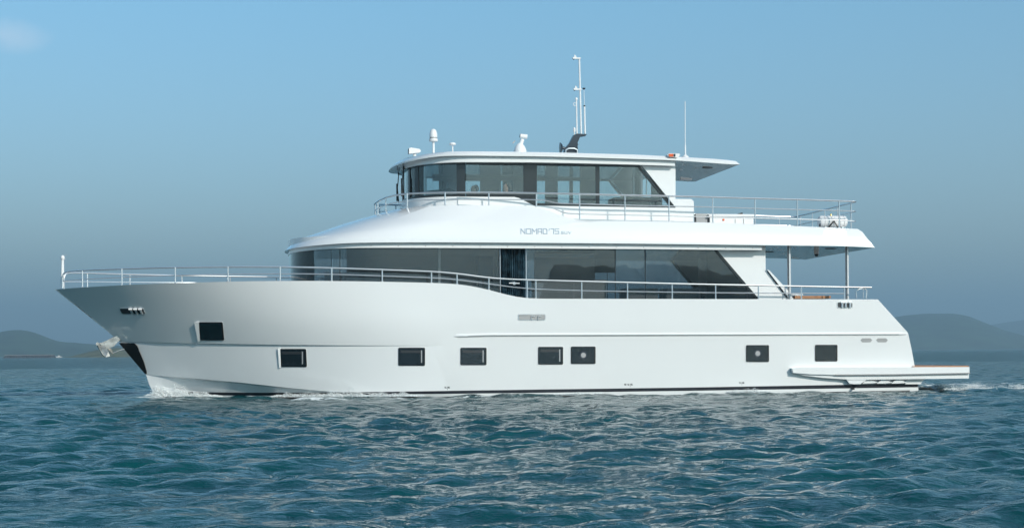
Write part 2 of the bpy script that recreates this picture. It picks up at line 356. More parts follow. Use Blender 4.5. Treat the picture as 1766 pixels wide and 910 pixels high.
mb = MB().add(hv, [(i*5+j, i*5+(j+1) % 5, (i+1)*5+(j+1) % 5, (i+1)*5+j) for i in range(10) for j in range(5)]+[(50, 51, 52, 53, 54)]); mb.build('hull', M['plastic'], la)
MB().box(ang @ Vector((.4, 0, 1.5))+lp, (1.5, 1.3, 1.1), ang).build('cabin', M['lgrey'], la)

# ================================================================ THE YACHT
Y = empty('motor_yacht', (0, 0, 0), 'large white three deck motor yacht crossing the calm blue sea, bow to the left', 'yacht')
gel = M['gel']
xb = at(95, 499, 0).x
tp = (4, 13.2, .22)
hS = hf(3.1, xb, 9.5, 3.3, 1, tp)
SHEER = [(95, 499), (112, 497.4), (160, 494.3), (240, 490.2), (330, 487), (430, 484.6), (540, 484), (620, 484.8), (700, 486.3), (760, 488), (790, 489.5), (815, 493), (842, 499), (870, 507), (893, 512.8), (912, 514.4), (960, 514.8), (1200, 515.3), (1514, 516)]
rS = Row(SHEER, hS)
x1 = at(207, 589, 0).x; x2 = at(252, 647, 0).x; x3 = at(257, 663, 0).x; xm = at(187, 572.5, 0).x
hM = hf(3.07, xm, 9.2, 2.5, 1, tp); h1 = hf(3.0, x1, 9, 2.25, 1, tp); h2 = hf(2.97, x2, 9, 1.9, 1, tp); h3 = hf(2.95, x3, 9, 1.85, 1, tp)
rM = Row([(187, 572.5), (230, 571), (400, 567), (700, 568), (1000, 570), (1566, 573.5)], hM)
r1 = Row([(207, 589), (260, 589.5), (350, 591.5), (450, 593.5), (600, 595), (760, 596), (1000, 597), (1572, 601)], h1)
r2 = Row([(252, 646), (300, 649), (400, 657.5), (500, 668.5), (560, 674), (620, 678), (900, 677.5), (1200, 671), (1583, 661)], h2)
r3 = Row([(257, 662), (300, 670), (400, 681), (600, 683), (900, 683.5), (1200, 681), (1584, 673)], h3)
LN = 4.5
def fadek(pts, x, r=1.2): 
    out = []
    for p in pts:
        out.append(max(0, min(1, (x-p[0])/r)))
    return out
xk1 = at(760, 596, -3).x; xk2 = at(640, 678, -3).x
P1 = r1.pts(Ln=LN); P2 = r2.pts(Ln=LN); P3 = r3.pts(Ln=LN)
P3_ = P3
def inset(P, x, d, dz, r=2.0):
    out = []
    for (a, b, c), f in zip(P, fadek(P, x, r)):
        nose = min(1, (a-P[0][0])/1.0)
        out.append((a, min(0, b+d*f*nose), c-dz*f*nose))
    return out
K1 = inset(P1, xk1, .07, .025, 4); K2 = inset(P2, xk2, .10, .03, 3); P3 = inset(P3, xk2, .30, 0, 3)
keel = [(a+.5*(1-i/len(P3)), b*.86, -.7) for i, (a, b, c) in enumerate(P3)]
PM = rM.pts(Ln=LN); PS = rS.pts(Ln=LN)
def mixrow(A, B, t, dh): return [(a[0]*(1-t)+b[0]*t, min(0, (a[1]*(1-t)+b[1]*t)+dh*max(0, 1-(i/70))), a[2]*(1-t)+b[2]*t) for i, (a, b) in enumerate(zip(A, B))]
PMS1 = mixrow(PM, PS, .33, .05); PMS2 = mixrow(PM, PS, .66, .06)
# shallow coaming inside the rail
xi = PS[-1][0]
PI1 = [(a+.10*(1-j/len(PS)), min(0, b+.13), c) for j, (a, b, c) in enumerate(PS)]
PI1 = [(a+.3*(1-j/len(PS))**3, min(0, b+.13+.1*(1-j/len(PS))**3), c) for j, (a, b, c) in enumerate(PS)]
PI2 = [(a+.01, min(0, b+.02), c-.06-.40*max(0, min(1, (a-PS[0][0]-2.5)/6))) for j, (a, b, c) in enumerate(PI1)]
hull = loft([keel, P3, K2, P2, K1, P1, PM, PMS1, PMS2, PS, PI1, PI2], top=False).build('hull', gel, Y, ang=14)
HT = bvh(hull)
mb = loft([[(a, b, c+.004) for a, b, c in PI2], [(a, b, c+.01) for a, b, c in PI2]]); mb.build('main_deck', M['deck'], Y)
# boot stripe and the dark bottom paint
def hull_strip(name, top, bot, m, out=.006, parent=Y):
    T = []; B = []
    for px in np.linspace(top[0][0], top[-1][0], 90):
        p, n = hit(HT, px, np.interp(px, *zip(*top)), out); q, n2 = hit(HT, px, np.interp(px, *zip(*bot)), out)
        if p is None or q is None: continue
        T.append(p); B.append(q)
    mb_ = MB(); n = len(T); Ti = [p+Vector((0, .03, 0)) for p in T]; Bi = [p+Vector((0, .03, 0)) for p in B]
    mb_.add(T+B+Ti+Bi, [(i, i+1, n+i+1, n+i) for i in range(n-1)]+[(2*n+i, 2*n+i+1, i+1, i) for i in range(n-1)]+[(n+i, n+i+1, 3*n+i+1, 3*n+i) for i in range(n-1)]+[(0, n, 3*n, 2*n), (n-1, 2*n-1, 4*n-1, 3*n-1)])
    return both(mb_, name, m, parent)
hull_strip('boot_stripe', [(325, 675.5), (450, 676.5), (600, 676), (700, 674.5), (900, 671.5), (1200, 667.5), (1500, 662.2), (1583, 661)], [(325, 680.5), (450, 681.5), (600, 680.5), (700, 679), (900, 677), (1200, 673), (1500, 668.3), (1583, 667)], M['stripe'])
hull_strip('bottom_paint', [(325, 685), (600, 685), (800, 682.8), (1000, 682), (1200, 679.5), (1500, 673.8), (1583, 672)], [(325, 692), (600, 692), (800, 692), (1000, 692), (1200, 690), (1500, 684), (1583, 681)], M['anti'])
# rub rail
pts = [hit(HT, px, np.interp(px, [780, 840, 1000, 1300, 1563], [579, 577, 576.5, 575.5, 575]), .0)[0] for px in np.linspace(780, 1563, 60)]
rr = MB(); rr.tube([pts[0]+Vector((0, .05, 0))]+pts[1:-1]+[pts[-1]+Vector((0, .03, 0))], .042, 10); both(rr, 'rub_rail', gel, Y)
rr = MB(); rr.tube([p+Vector((0, -.03, -.012)) for p in pts[2:-1]], .013, 6); both(rr, 'rub_rail_insert', M['vent'], Y)
# dark steel plate round the stem
mb = MB(); g = []
NU = 8
for i in range(13):
    t = i/12; w_ = [.40, .42, .40, .36, .33, .30, .27, .24, .2, .16, .12, .08, .02][i]
    row = []
    for j in range(NU+1):
        s = j/NU
        A = Vector((r1.x0+w_*s, -r1.h(r1.x0+w_*s), r1.z(r1.x0+w_*s)-.03)); B = Vector((r2.x0+w_*s, -r2.h(r2.x0+w_*s), r2.z(r2.x0+w_*s)+.03))
        p = A.lerp(B, t)+Vector((-.035*(1-s), -.022*(.25+.75*s), 0)); row.append(p)
    g += row
g += [Vector((p.x+.05, p.y+.03, p.z)) for p in g]; n0 = 13*(NU+1); fq = [(i*(NU+1)+j, i*(NU+1)+j+1, (i+1)*(NU+1)+j+1, (i+1)*(NU+1)+j) for i in range(12) for j in range(NU)]
mb.add([(p.x, min(p.y, 0.0), p.z) for p in g], fq); both(mb, 'stem_plate', M['black'], Y)
# hull windows
def hull_window(x0, y0, x1_, y1, sk=0, wedge=0, inner=None):
    fr = patch(HT, rrect(x0-.7, y0-.7, x1_+.7, y1+.7, 2.4, sk=sk), .006, .03).build('hull_window', gel, Y)
    pn = patch(HT, rrect(x0, y0, x1_, y1, 2, sk=sk), .018, .02).build('frame', M['black'], fr)
    pa = patch(HT, rrect(x0+1.3, y0+1.3, x1_-2.6, y1-1.3, 1.4, sk=sk), .023, .02).build('pane', M['port'], fr)
    if wedge:
        a0, b0 = hit(HT, x0-1, y0), hit(HT, x0-1, y1)
        q = [hit(HT, x0-wedge, y0-1.5)[0], hit(HT, x0+.5, y0-1.0)[0], hit(HT, x0+2.0, y1+1.2)[0], hit(HT, x0-1, y1+1.5)[0]]
        n_ = a0[1]; m_ = MB(); m_.add([q[0]+n_*.055, q[1]+n_*.02, q[2]+n_*.02, q[3]+n_*.035, q[1]-n_*.02, q[2]-n_*.02], [(0, 1, 2, 3), (0, 4, 1), (3, 2, 5), (1, 4, 5, 2), (0, 3, 5, 4)]); m_.build('bevel', gel, fr, smooth=False)
    if inner == 'port':
        c, n_ = hit(HT, (x0+x1_)/2, (y0+y1)/2, .028)
        r = MB(); r.tube([c, c-n_*.02], .115, 24); r.build('round_port', M['mast'], fr)
        r = MB(); r.tube([c+n_*.006, c-n_*.02], .07, 24); r.build('port_glass', M['vent'], fr)
    if inner == 'blind':
        p = patch(HT, [(x0+4, y0+4.5), (x1_-7, y0+4.5), (x1_-7, y0+9), (x0+4, y0+9)], .026, .01); p.build('blind', M['dint'], fr)
        p = patch(HT, [(x1_-7, y0+4.5), (x1_-5, y0+4.5), (x1_-5, y1-5), (x1_-7, y1-5)], .026, .01); p.build('inner_edge', M['grey'], fr)
    return fr
hull_window(343, 555, 384, 586, 3, 7); hull_window(483, 601, 528, 632, 1.5, 3, 'blind')
hull_window(687, 599, 733, 630, 0, 0, 'blind'); hull_window(794, 599, 839, 629, 0, 0, 'blind')
hull_window(928, 597.5, 971, 628, 0, 0, 'blind'); hull_window(984.5, 597, 1027, 627, 0, 0, 'port')
hull_window(1286.5, 594.5, 1326, 623.5, 0, 0, 'port'); hull_window(1405.5, 594, 1444, 622.5)
# far side ports, simply mirrored
for o in [c for c in Y.children if c.name.startswith('hull_window')]:
    def mir(ob, par):
        me = ob.data.copy(); c = ob.copy(); c.data = me
        for v in me.vertices: v.co.y = -v.co.y
        me.flip_normals(); COL.objects.link(c); c.parent = par; return c
    r_ = mir(o, Y)
    for ch in list(o.children): mir(ch, r_)
# fairleads
def fairlead(x0, y0, x1_, y1, sk, rollers):
    f = patch(HT, rrect(x0, y0, x1_, y1, 2.4, sk=sk), .012, .03).build('mooring_fairlead', M['chrome'], Y)
    patch(HT, rrect(x0+1.2, y0+1.2, x1_-1.2, y1-1.2, 1.8, sk=sk), .016, .02).build('pocket', M['dint'] if rollers != 'grey' else M['vent'], f)
    if rollers == 'grey':
        for xx in (.48, .72):
            X_ = x0+(x1_-x0)*xx
            a1 = hit(HT, X_, y0+4, .03)[0]; b1 = hit(HT, X_, y1-1, .03)[0]; MB().tube([b1, a1, a1+Vector((.09, 0, 0))], .014, 6).build('cleat', M['chrome'], f)
        patch(HT, [(x0+1.5, y0+1.5), (x0+16, y0+1.5), (x0+16, y0+3.2), (x0+1.5, y0+3.8)], .02, .01).build('flap', M['grey'], f)
    else:
        for xx in rollers:
            X_ = x0+(x1_-x0)*xx; a1 = hit(HT, X_+.3, y0+1.3, .03)[0]; b1 = hit(HT, X_+sk, y1-1.3, .03)[0]
            r = MB().tube([a1, b1], .032, 10); r.build('roller', M['chrome'], f)
            MB().tube([a1+Vector((-.05, 0, 0)), a1+Vector((.05, 0, 0))], .026, 8).build('roller_cap', M['plastic'], f)
fairlead(205.5, 530.5, 247, 541.5, 4.5, (.48, .68, .88)); fairlead(893.5, 541, 941, 552, 0, 'grey'); fairlead(1443.5, 520, 1470.5, 531, 0, (.3, .52, .8))
for x_ in (1494, 1521):
    v = patch(HT, [(x_-10, 586), (x_-7, 582.8), (x_+7, 582.8), (x_+10, 586), (x_+7, 589.5), (x_-7, 589.5)], .008, .02).build('exhaust_vent', M['vent'], Y)
# lettering
def stroke(tree, pts, wpx, th=.010):
    mb_ = MB()
    for (a, b) in zip(pts[:-1], pts[1:]):
        p, n1_ = hit(tree, *a); q, n2_ = hit(tree, *b)
        if p is None or q is None: continue
        t = (q-p).normalized(); n_ = n1_; s = t.cross(n_).normalized()*(wpx/64/2); e = t*(wpx/64/2)*.9
        v = [p-e-s, q+e-s, q+e+s, p-e+s]; mb_.add([k-n_*.01 for k in v]+[k+n_*th for k in v], [(0, 1, 2, 3), (7, 6, 5, 4), (0, 4, 5, 1), (1, 5, 6, 2), (2, 6, 7, 3), (3, 7, 4, 0)])
    return mb_
LET = dict(N=[[(0, 1), (0, 0), (1, 1), (1, 0)]], O=[[(0, 0), (1, 0), (1, 1), (0, 1), (0, 0)]], M=[[(0, 1), (0, 0), (.5, .6), (1, 0), (1, 1)]], A=[[(0, 1), (0, 0), (1, 0), (1, 1)], [(0, .55), (1, .55)]],
           D=[[(0, 0), (.75, 0), (1, .25), (1, 1), (0, 1), (0, 0)]], S=[[(1, 0), (0, 0), (0, .5), (1, .5), (1, 1), (0, 1)]], U=[[(0, 0), (0, 1), (1, 1), (1, 0)]], V=[[(0, 0), (.5, 1), (1, 0)]],
           L=[[(0, 0), (0, 1), (1, 1)]], I=[[(.5, 0), (.5, 1)]], G=[[(1, 0), (0, 0), (0, 1), (1, 1), (1, .5), (.5, .5)]])
LET['7'] = [[(0, 0), (1, 0), (1, 1)]]; LET['5'] = LET['S']; LET["'"] = [[(.5, 0), (.3, .35)]]
def word(tree, items, name, wpx, m, parent, th=.01):
    mb_ = MB()
    for ch, xa, xz, ya, yz in items:
        for pl in LET[ch]: s = stroke(tree, [(xa+(xz-xa)*u, ya+(yz-ya)*v) for u, v in pl], wpx, th); mb_.add(s.v, s.f)
    return mb_.build(name, m, parent, smooth=False)
for xw, yw, tx in ((767, 666.3, 'SLING'), (1077, 661.3, 'NO'), (1082.4, 661.3, 'SLING'), (1275, 658.3, 'SLING')):
    its = []; x_ = xw
    for ch in tx:
        if ch != ' ': its.append((ch, x_, x_+1.1, yw, yw+2.4))
        x_ += 1.8
    if tx != 'NO': its.append(('I', xw+(x_-xw)/2-.5, xw+(x_-xw)/2+.5, yw+3.2, yw+5.2))
    word(HT, its, 'sling_mark', .45, M['black'], Y, .004)

# ---- swim platform
def fullprism(poly, yh, y0=None):
    p0 = [at(a, b, -yh) for a, b in poly]; m_ = MB(); m_.prism([(q.x, -yh, q.z) for q in p0], 0, 2*yh); return m_
sp_poly = [(1366, 634.5), (1380, 633), (1672, 632.3), (1672, 643), (1440, 646), (1400, 645), (1368, 642.5)]
swim = fullprism(sp_poly, 3.12).build('swim_platform', gel, Y)
fullprism([(1368, 642.4), (1440, 645.6), (1671, 642.8), (1671, 652), (1466, 654.5), (1458, 653.5), (1420, 651), (1385, 647)], 3.06).build('lower_moulding', gel, swim)
rr = MB(); p = [at(1440, 646, -3.125), at(1540, 645.4, -3.125), at(1673, 643, -3.125)]; rr.tube(p, .018, 6); both(rr, 'edge_trim', M['vent'], swim)
xt = at(1590, 632, -2.9).x; xe = at(1671, 632, -2.9).x; zt = at(1640, 632.4, -3.12).z
MB().box(((xt+xe)/2-.15, 0, zt+.016), (xe-xt-.05+.3, 5.9, .03)).build('teak_deck', M['teak'], swim)
mb = MB(); mb.pix([(1459, 652.5), (1498, 652.5), (1484, 661.5), (1473, 662), (1465, 661)], -3.04, .25); both(mb, 'bracket', gel, swim)
for x_ in (1497, 1522, 1547):
    mb = MB(); mb.pix([(x_, 652.5), (x_+18, 659.5), (x_+6, 660.5), (x_-10, 661)], -2.98, .2); both(mb, 'bracket', gel, swim)
mb = MB(); mb.pix([(1566, 651), (1600, 651), (1592, 656), (1587, 662), (1560, 662)], -2.9, .3); both(mb, 'bracket', gel, swim)
mb = MB(); mb.pix([(1471, 668), (1474, 668), (1474, 671.5), (1471, 671.5)], -3.0, .1); mb.build('drain', M['black'], Y)

# ---- anchor
anc = MB(); pa, pb = at(206, 577, 0), at(172, 598, 0)
anc.tube([pa, pb], .05, 8)
an = anc.build('anchor', M['anchor'], Y)
dv = (pb-pa).normalized(); pv = Vector((-dv.z, 0, dv.x))
mb = MB()
for s in (-1, 1):
    mb.prism([at(203, 578, s*.10-.02), at(207, 586, s*.10-.02), at(196, 597, s*.10-.02), at(181, 602, s*.10-.02), at(172, 592, s*.10-.02)], 0, .03)
mb.build('roller_cheek', M['anchor'], an, smooth=False)
mb = MB()
for s in (-1, 1):
    t0 = [at(165.5, 593, 0), at(177, 590, 0), at(185, 606, s*.28), at(188, 613.5, s*.32), at(181, 615.5, s*.34), at(175, 611, s*.30)]
    n = len(t0); mb.add([q+Vector((0, -.03*s, 0)) for q in t0]+[q+Vector((.03, .04*s, 0)) for q in t0], [tuple(range(n)), tuple(range(n, 2*n))[::-1]]+[(i, (i+1) % n, n+(i+1) % n, n+i) for i in range(n)])
mb.build('fluke', M['anchor'], an, smooth=False)
mb = MB(); mb.tube([at(168, 592.5, -.25), at(168, 592.5, .25)], .045, 8); mb.tube([at(186, 600, -.12), at(195, 610, -.12), at(190, 600, -.12)], .03, 6); mb.build('stock', M['anchor'], an)
MB().tube([at(196, 608, -.15), at(206, 604, -.05), at(216, 601, 0)], .012, 5).build('chain', M['chrome'], an)

# ---- jackstaff at the bow
js = MB(); b0 = at(107.5, 496.5, 0); js.tube([b0, at(108, 446, 0)], .055, 10, r2=.035); jo = js.build('jackstaff', M['plastic'], Y)
MB().lathe(at(108, 446, 0), [(.04, -.03), (.055, .0), (.055, .05), (.03, .09), (.005, .1)], 12).build('cap', M['plastic'], jo)
MB().tube([at(109, 441, 0), at(115, 439.5, 0)], .006, 5).build('flag_hook', M['chrome'], jo)
MB().tube([at(109, 446.5, 0), at(112.5, 447, 0), at(113, 445.6, 0)], .008, 5).build('cleat', M['chrome'], jo)

# ---- upper deck body
xn = at(491, 433, 0).x
H0 = hf(2.95, xn, 3.0); R0w = Row([(491, 434), (600, 419), (746, 417.6), (880, 418.3), (1100, 420), (1314, 422.7), (1457, 424.3), (1509, 427)], H0)
xn1 = at(496, 427.5, 0).x; H1 = hf(2.94, xn1, 3.0); R1w = Row([(496, 427.5), (600, 411.5), (746, 409), (1100, 411.5), (1314, 415.5), (1457, 419), (1504, 421)], H1)
xn2 = at(522, 412, 0).x; H2 = hf(2.86, xn2, 3.2, 2.3, 2.3); R2w = Row([(522, 412), (560, 404), (660, 394), (746, 390), (940, 394), (1100, 400), (1314, 405), (1457, 409), (1495, 410)], H2)
xn3 = at(586, 389, 0).x; H3 = hf(2.62, xn3, 3.2, 2.2, 2.2); H3b = lambda x: H3(x)+.2*min(1, max(0, (x+.2)/2)); 
R3w = Row([(586, 389), (700, 378.5), (780, 377), (900, 378), (985, 383.5), (1100, 386), (1314, 392), (1457, 397), (1487, 399.5)], H3b)
xn4 = at(646, 372.5, 0).x; H4 = hf(2.38, xn4, 2.6, 2.3, 2.3); H4b = lambda x: H4(x)+.36*min(1, max(0, (x-.1)/1.6))
R4w = Row([(646, 372.5), (702, 357.5), (766, 354.3), (843, 354), (920, 355), (935, 358), (983, 378.5), (1000, 380.5), (1100, 381), (1243, 384.2), (1380, 390), (1479, 394.7)], H4b)
ub = loft([r.pts(36, 90, Ln=2.6) for r in (R0w, R1w, R2w, R3w, R4w)]).build('upper_deck_body', gel, Y, ang=38)
UB = bvh(ub)
nm_ = [('N', 898.5, 905.5), ('O', 908, 915.5), ('M', 918, 925.5), ('A', 928, 934.5), ('D', 937, 943.5), ("'", 946, 949), ('7', 950, 955), ('5', 957.5, 964)]
word(UB, [(c, a_, b2, 394.5, 402.8) for c, a_, b2 in nm_], 'name_lettering', 1.1, M['letter'], Y, .014)
word(UB, [('S', 968, 971.6, 399.3, 403), ('U', 974, 978, 399.3, 403), ('V', 980.5, 985, 399.3, 403)], 'name_lettering', .7, M['letter'], Y, .012)
zs0 = at(1408, 428, -2).z
# soffit fittings on the aft overhang
zso = R0w.z(7.8)
def sof(px, r, m, nm2, hgt=.03, yy=-1.6):
    p = side(px, 430, lambda x: -yy); z_ = R0w.z(p.x); o_ = MB().lathe((p.x, yy, z_-hgt), [(r, 0), (r, hgt+.01)], 16).build(nm2, m, Y); return p, z_
p_, z_ = sof(1408, .07, M['plastic'], 'dome_camera', .12, -1.2); MB().lathe((p_.x, -1.2, z_-.19), [(.01, 0), (.04, .01), (.055, .04), (.055, .07)], 14).build('lens', M['black'], [c for c in Y.children if c.name == 'dome_camera'][0])
sof(1433, .17, M['black'], 'soffit_speaker', .012, -1.9); sof(1325, .16, M['black'], 'soffit_speaker', .012, -.1)
for x_, yy in ((1340, -2), (1345, -1), (1372, -2.1), (1330, -1.4), (1400, -1.9), (1352, .6), (1460, -2.4)): sof(x_, .035, M['chrome'], 'downlight', .01, yy)

# lower lip that closes the overhang above the glass
xl = at(497, 440, 0).x; HL = hf(2.82, xl, 2.9)
lb = Row([(497, 440), (586, 427.8), (746, 427.2), (880, 428), (1100, 429.3), (1236, 430.6), (1314, 431)], HL)
lt = Row([(497, 433), (600, 417), (746, 416), (880, 416.5), (1100, 418), (1314, 420.5)], HL)
loft([r.pts(36, 70, Ln=2.6) for r in (lb, lt)]).build('overhang_lip', gel, Y, ang=40)
for px in range(640, 1300, 47):
    q = side(px, 429, HL); m_ = MB(); m_.tube([(q.x, q.y-.006, lb.z(q.x)+.05), (q.x, q.y+.01, lb.z(q.x)+.05)], .014, 8); m_.build('lip_fixing', M['vent'], Y)

# ---- plan paths for cabins
class Plan:
    def __init__(s, H, x0, Ln, p=2.5): s.H = H; s.x0 = x0; s.Ln = Ln; s.h = hf(H, x0, Ln, p, p); s.p = p
    def P(s, u, off=0):
        if u >= 1: return Vector((s.x0+s.Ln+(u-1)-0, -s.H+off, 0))
        a = u*PI/2; X = 1-abs(math.cos(a))**(2/s.p); Yv = abs(math.sin(a))**(2/s.p)
        v = Vector((s.x0+s.Ln*(1-abs(math.cos(a))**(2/s.p)), -s.H*abs(math.sin(a))**(2/s.p), 0))
        if off:
            du = 1e-3; q = s.P(min(u+du, .9999)); r = s.P(max(u-du, 0)); t = (q-r).normalized(); v = v+Vector((-t.y, t.x, 0))*off
        return v
    def u(s, px, z):
        uu = 12
        while uu > 0:
            q = s.P(uu); q.z = z
            if proj(q)[0] <= px: return uu
            uu -= .01 if uu > 1 else .004
        return 0
def ribbon(plan, u0, u1, zb, zt, th=.05, n=None, off=0):
    n = n or max(4, int((u1-u0)*24)); I = []; 
    for i in range(n+1):
        u = u0+(u1-u0)*i/n; a = plan.P(u, off); b = plan.P(u, off+th)
        I += [(a.x, a.y, zb), (a.x, a.y, zt), (b.x, b.y, zt), (b.x, b.y, zb)]
    m_ = MB(); m_.add(I, [(4*i+j, 4*i+(j+1) % 4, 4*(i+1)+(j+1) % 4, 4*(i+1)+j) for i in range(n) for j in range(4)]+[(0, 3, 2, 1), (4*n, 4*n+1, 4*n+2, 4*n+3)]); return m_

# ---- salon
xs = at(497, 470, 0).x; SP_ = Plan(2.5, xs, 2.8); zst = at(746, 427.3, -2.5).z; zsb = 2.15
z_off = R0w.z(0)
uA = SP_.u(586.5, 3.4); uD1 = SP_.u(863, 3.3); uD2 = SP_.u(907.5, 3.3)
salon_top = ribbon(SP_, 0, SP_.u(1236, 3.6), zst-.0, zst+.34, .10); both(salon_top, 'salon_header', M['gel'], Y)
def glaz(plan, px0, px1, zb, zt, m, name='salon_window', z=3.4, off=.02, first=False):
    u0 = 0 if first else plan.u(px0, z); u1 = plan.u(px1, z); return both(ribbon(plan, u0, u1, zb, zt, .012, off=off), name, m, Y)
glaz(SP_, 0, 585.5, zsb, zst, M['salon'], first=True)
for a_, b2 in ((588.5, 861), (909, 1061), (1063, 1112.5)): glaz(SP_, a_, b2, zsb, zst, M['salon'])
# aft pane with its raked end
def win_poly(poly, y, m, name, th=.012): mb_ = MB(); mb_.pix(poly, y, th); return both(mb_, name, m, Y)
win_poly([(1114.5, 429.3), (1232, 431.5), (1302, 512), (1320, 533), (1114.5, 533)], -2.48, M['salon'], 'salon_window')
mb = MB()
for px in (587, 1062, 1113.5): 
    u = SP_.u(px, 3.4); q = SP_.P(u); mb.box((q.x, q.y+.03, (zsb+zst)/2), (.025, .03, zst-zsb))
mb.pix([(1230, 429.5), (1235.5, 429.5), (1307, 513), (1330, 540), (1326, 540), (1301, 513)], -2.505, .04)
both(mb, 'window_divider', M['dark'], Y)
# sliding side door with fluted curtain
dr = ribbon(SP_, uD1, uD2, zsb, zst, .012, off=.05); do, _ = both(dr, 'side_door', M['salon'], Y)
for px in (862.5, 907.8):
    u = SP_.u(px, 3.3); q = SP_.P(u); MB().tube([(q.x, q.y-.01, zsb), (q.x, q.y-.01, zst-.03)], .014, 8).build('door_rail', M['chrome'], do)
xa_, xz_ = SP_.P(uD1).x+.04, SP_.P(uD2).x-.04; vs = []; K = 120
for i in range(K+1):
    x_ = xa_+(xz_-xa_)*i/K; y_ = -2.535+.026*math.sin(i*.55)+.014*math.sin(i*1.7)
    vs += [(x_, y_, zsb), (x_, y_, zst-.02), (x_, y_+.02, zst-.02), (x_, y_+.02, zsb)]
MB().add(vs, [(4*i+j, 4*i+(j+1) % 4, 4*i+4+(j+1) % 4, 4*i+4+j) for i in range(K) for j in range(4)]).build('door_curtain', mat('dark_fluted_curtain', (.035, .075, .10), .16, coat=1, var=.9, vscale=5), do)
hp, hq = at(878, 488, -2.62), at(896, 488.5, -2.62); hd = MB(); hd.tube([hp, hq], .018, 8); hd.tube([at(887, 488.3, -2.63), at(887, 488.3, -2.52)], .045, 14); hd.build('door_handle', M['chrome'], do)
# white raked wing behind the salon glass
wing = MB(); wing.pix([(1236, 422), (1320, 424), (1320.5, 466), (1368, 513.5), (1368, 540), (1331, 540), (1307, 512.7), (1236, 430)], -2.50, .10); wg, _ = both(wing, 'salon_wing', gel, Y)
mb = MB(); mb.prism([at(1323, 464.5, -2.58), at(1327, 466, -2.58), at(1366, 508, -2.58), at(1366, 513, -2.58), at(1360, 513, -2.58)], 0, .07); mb.build('raked_brace', gel, wg)
mb = MB(); mb.prism([at(1322.5, 467, -2.52), at(1325, 468, -2.52), at(1362, 513, -2.52), at(1356.5, 513, -2.52)], 0, .12); mb.build('brace_seal', M['dark'], wg)
# inside the salon
def inside(mb_, name, m): return mb_.build(name, m, Y)
x_aft = at(1240, 470, 0).x
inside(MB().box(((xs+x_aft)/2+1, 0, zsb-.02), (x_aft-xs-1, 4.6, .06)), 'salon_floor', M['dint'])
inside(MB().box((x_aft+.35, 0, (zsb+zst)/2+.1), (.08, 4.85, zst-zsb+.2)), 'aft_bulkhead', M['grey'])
def scr(px0, px1, y0, y1, yy, m, name, th=.04): mb_ = MB(); mb_.pix([(px0, y0), (px1, y0), (px1, y1), (px0, y1)], yy, th); return mb_.build(name, m, Y)
scr(630, 868, 425, 540, 1.4, M['blind'], 'cabin_partition', .06)
scr(560, 620, 470, 540, -.6, M['grey'], 'cabinet', .5)
scr(598, 690, 425, 540, 2.30, M['blind'], 'window_blind', .02); scr(705, 750, 425, 540, 2.30, M['blind'], 'window_blind', .02)
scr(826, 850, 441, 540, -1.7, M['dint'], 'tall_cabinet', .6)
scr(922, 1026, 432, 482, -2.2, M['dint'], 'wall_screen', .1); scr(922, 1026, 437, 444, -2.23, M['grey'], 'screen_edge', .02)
scr(922, 1046, 482, 530, -2.1, M['lgrey'], 'sideboard', .5)
scr(756, 760, 430, 540, -1.9, M['plastic'], 'cabin_pole', .05)
scr(960, 1062, 425, 470, 1.9, M['blind'], 'window_blind', .02)
scr(1205, 1209, 440, 530, 1.2, M['plastic'], 'cabin_pole', .05)
for x_ in (1080, 1150): scr(x_, x_+55, 497, 540, -.8, M['grey'], 'salon_sofa', .9)

# ---- wheelhouse
xw = at(694, 320, 0).x; WP = Plan(1.95, xw, 1.9); zwt = at(940, 279.8, -1.95).z; zwb = at(830, 339.5, -1.95).z; zdk = at(830, 354, -2.3).z
both(ribbon(WP, 0, WP.u(792, 4.9), zdk-.25, zwb, .10, off=-.10), 'wheelhouse_coaming', gel, Y)
win_low = MB(); win_low.pix([(790, 339.2), (887, 339.6), (895, 341.5), (921, 354.5), (1165, 358.3), (1165, 390), (790, 390)], -2.05, .12); wl, wl2 = both(win_low, 'wheelhouse_side', gel, Y)
aw = MB(); aw.pix([(1101, 278), (1165, 275), (1165, 343), (1192, 343.2), (1196.5, 347), (1197.5, 392), (1165, 392), (1165, 357)], -2.04, .14); both(aw, 'wheelhouse_wing', gel, Y)
zc_ = zwt
# curved forward panes
def wpan(px0, px1, first=False):
    u0 = 0 if first else WP.u(px0, 5); u1 = WP.u(px1, 5); return both(ribbon(WP, u0, u1, zwb+.07, zwt-.07, .012, off=.02), 'wheelhouse_window', M['pane'], Y)
ua = WP.u(707, 5)
both(ribbon(WP, .04, WP.u(704, 5), zwb-.15, zwt-.05, .012, off=.02), 'windscreen', M['pane'], Y)
wpan(707, 716.5); wpan(722, 788)
fr = MB()
for (a_, b2) in ((704, 707), (716.5, 722), (788, 804)): r_ = ribbon(WP, WP.u(a_, 5), WP.u(b2, 5), zwb-.01, zwt+.01, .06); fr.add(r_.v, r_.f)
for (za, zb2) in ((zwb-.01, zwb+.07), (zwt-.07, zwt+.03)): r_ = ribbon(WP, 0, WP.u(804, 5), za, zb2, .06, off=-.002); fr.add(r_.v, r_.f)
r_ = ribbon(WP, 0, .04, zwb-.15, zwt, .06, off=0.001); fr.add(r_.v, r_.f)
yw = -1.952
fr.pix([(804, 279.3), (1099, 283.5), (1101.5, 288), (804, 284)], yw, .06)
fr.pix([(804, 333), (903, 333.5), (903, 337), (926, 350), (1034, 353), (1156, 354), (1163, 359.5), (921, 356), (887, 341), (804, 341)], yw, .06)
fr.pix([(903, 283.5), (926, 284), (926, 351), (903, 338)], yw-.003, .06)
fr.pix([(1027.5, 285.5), (1034, 286), (1034, 354), (1027.5, 354)], yw-.003, .06)
fr.pix([(1097, 284.5), (1101.5, 284.5), (1165.5, 359), (1158, 359)], yw-.004, .06)
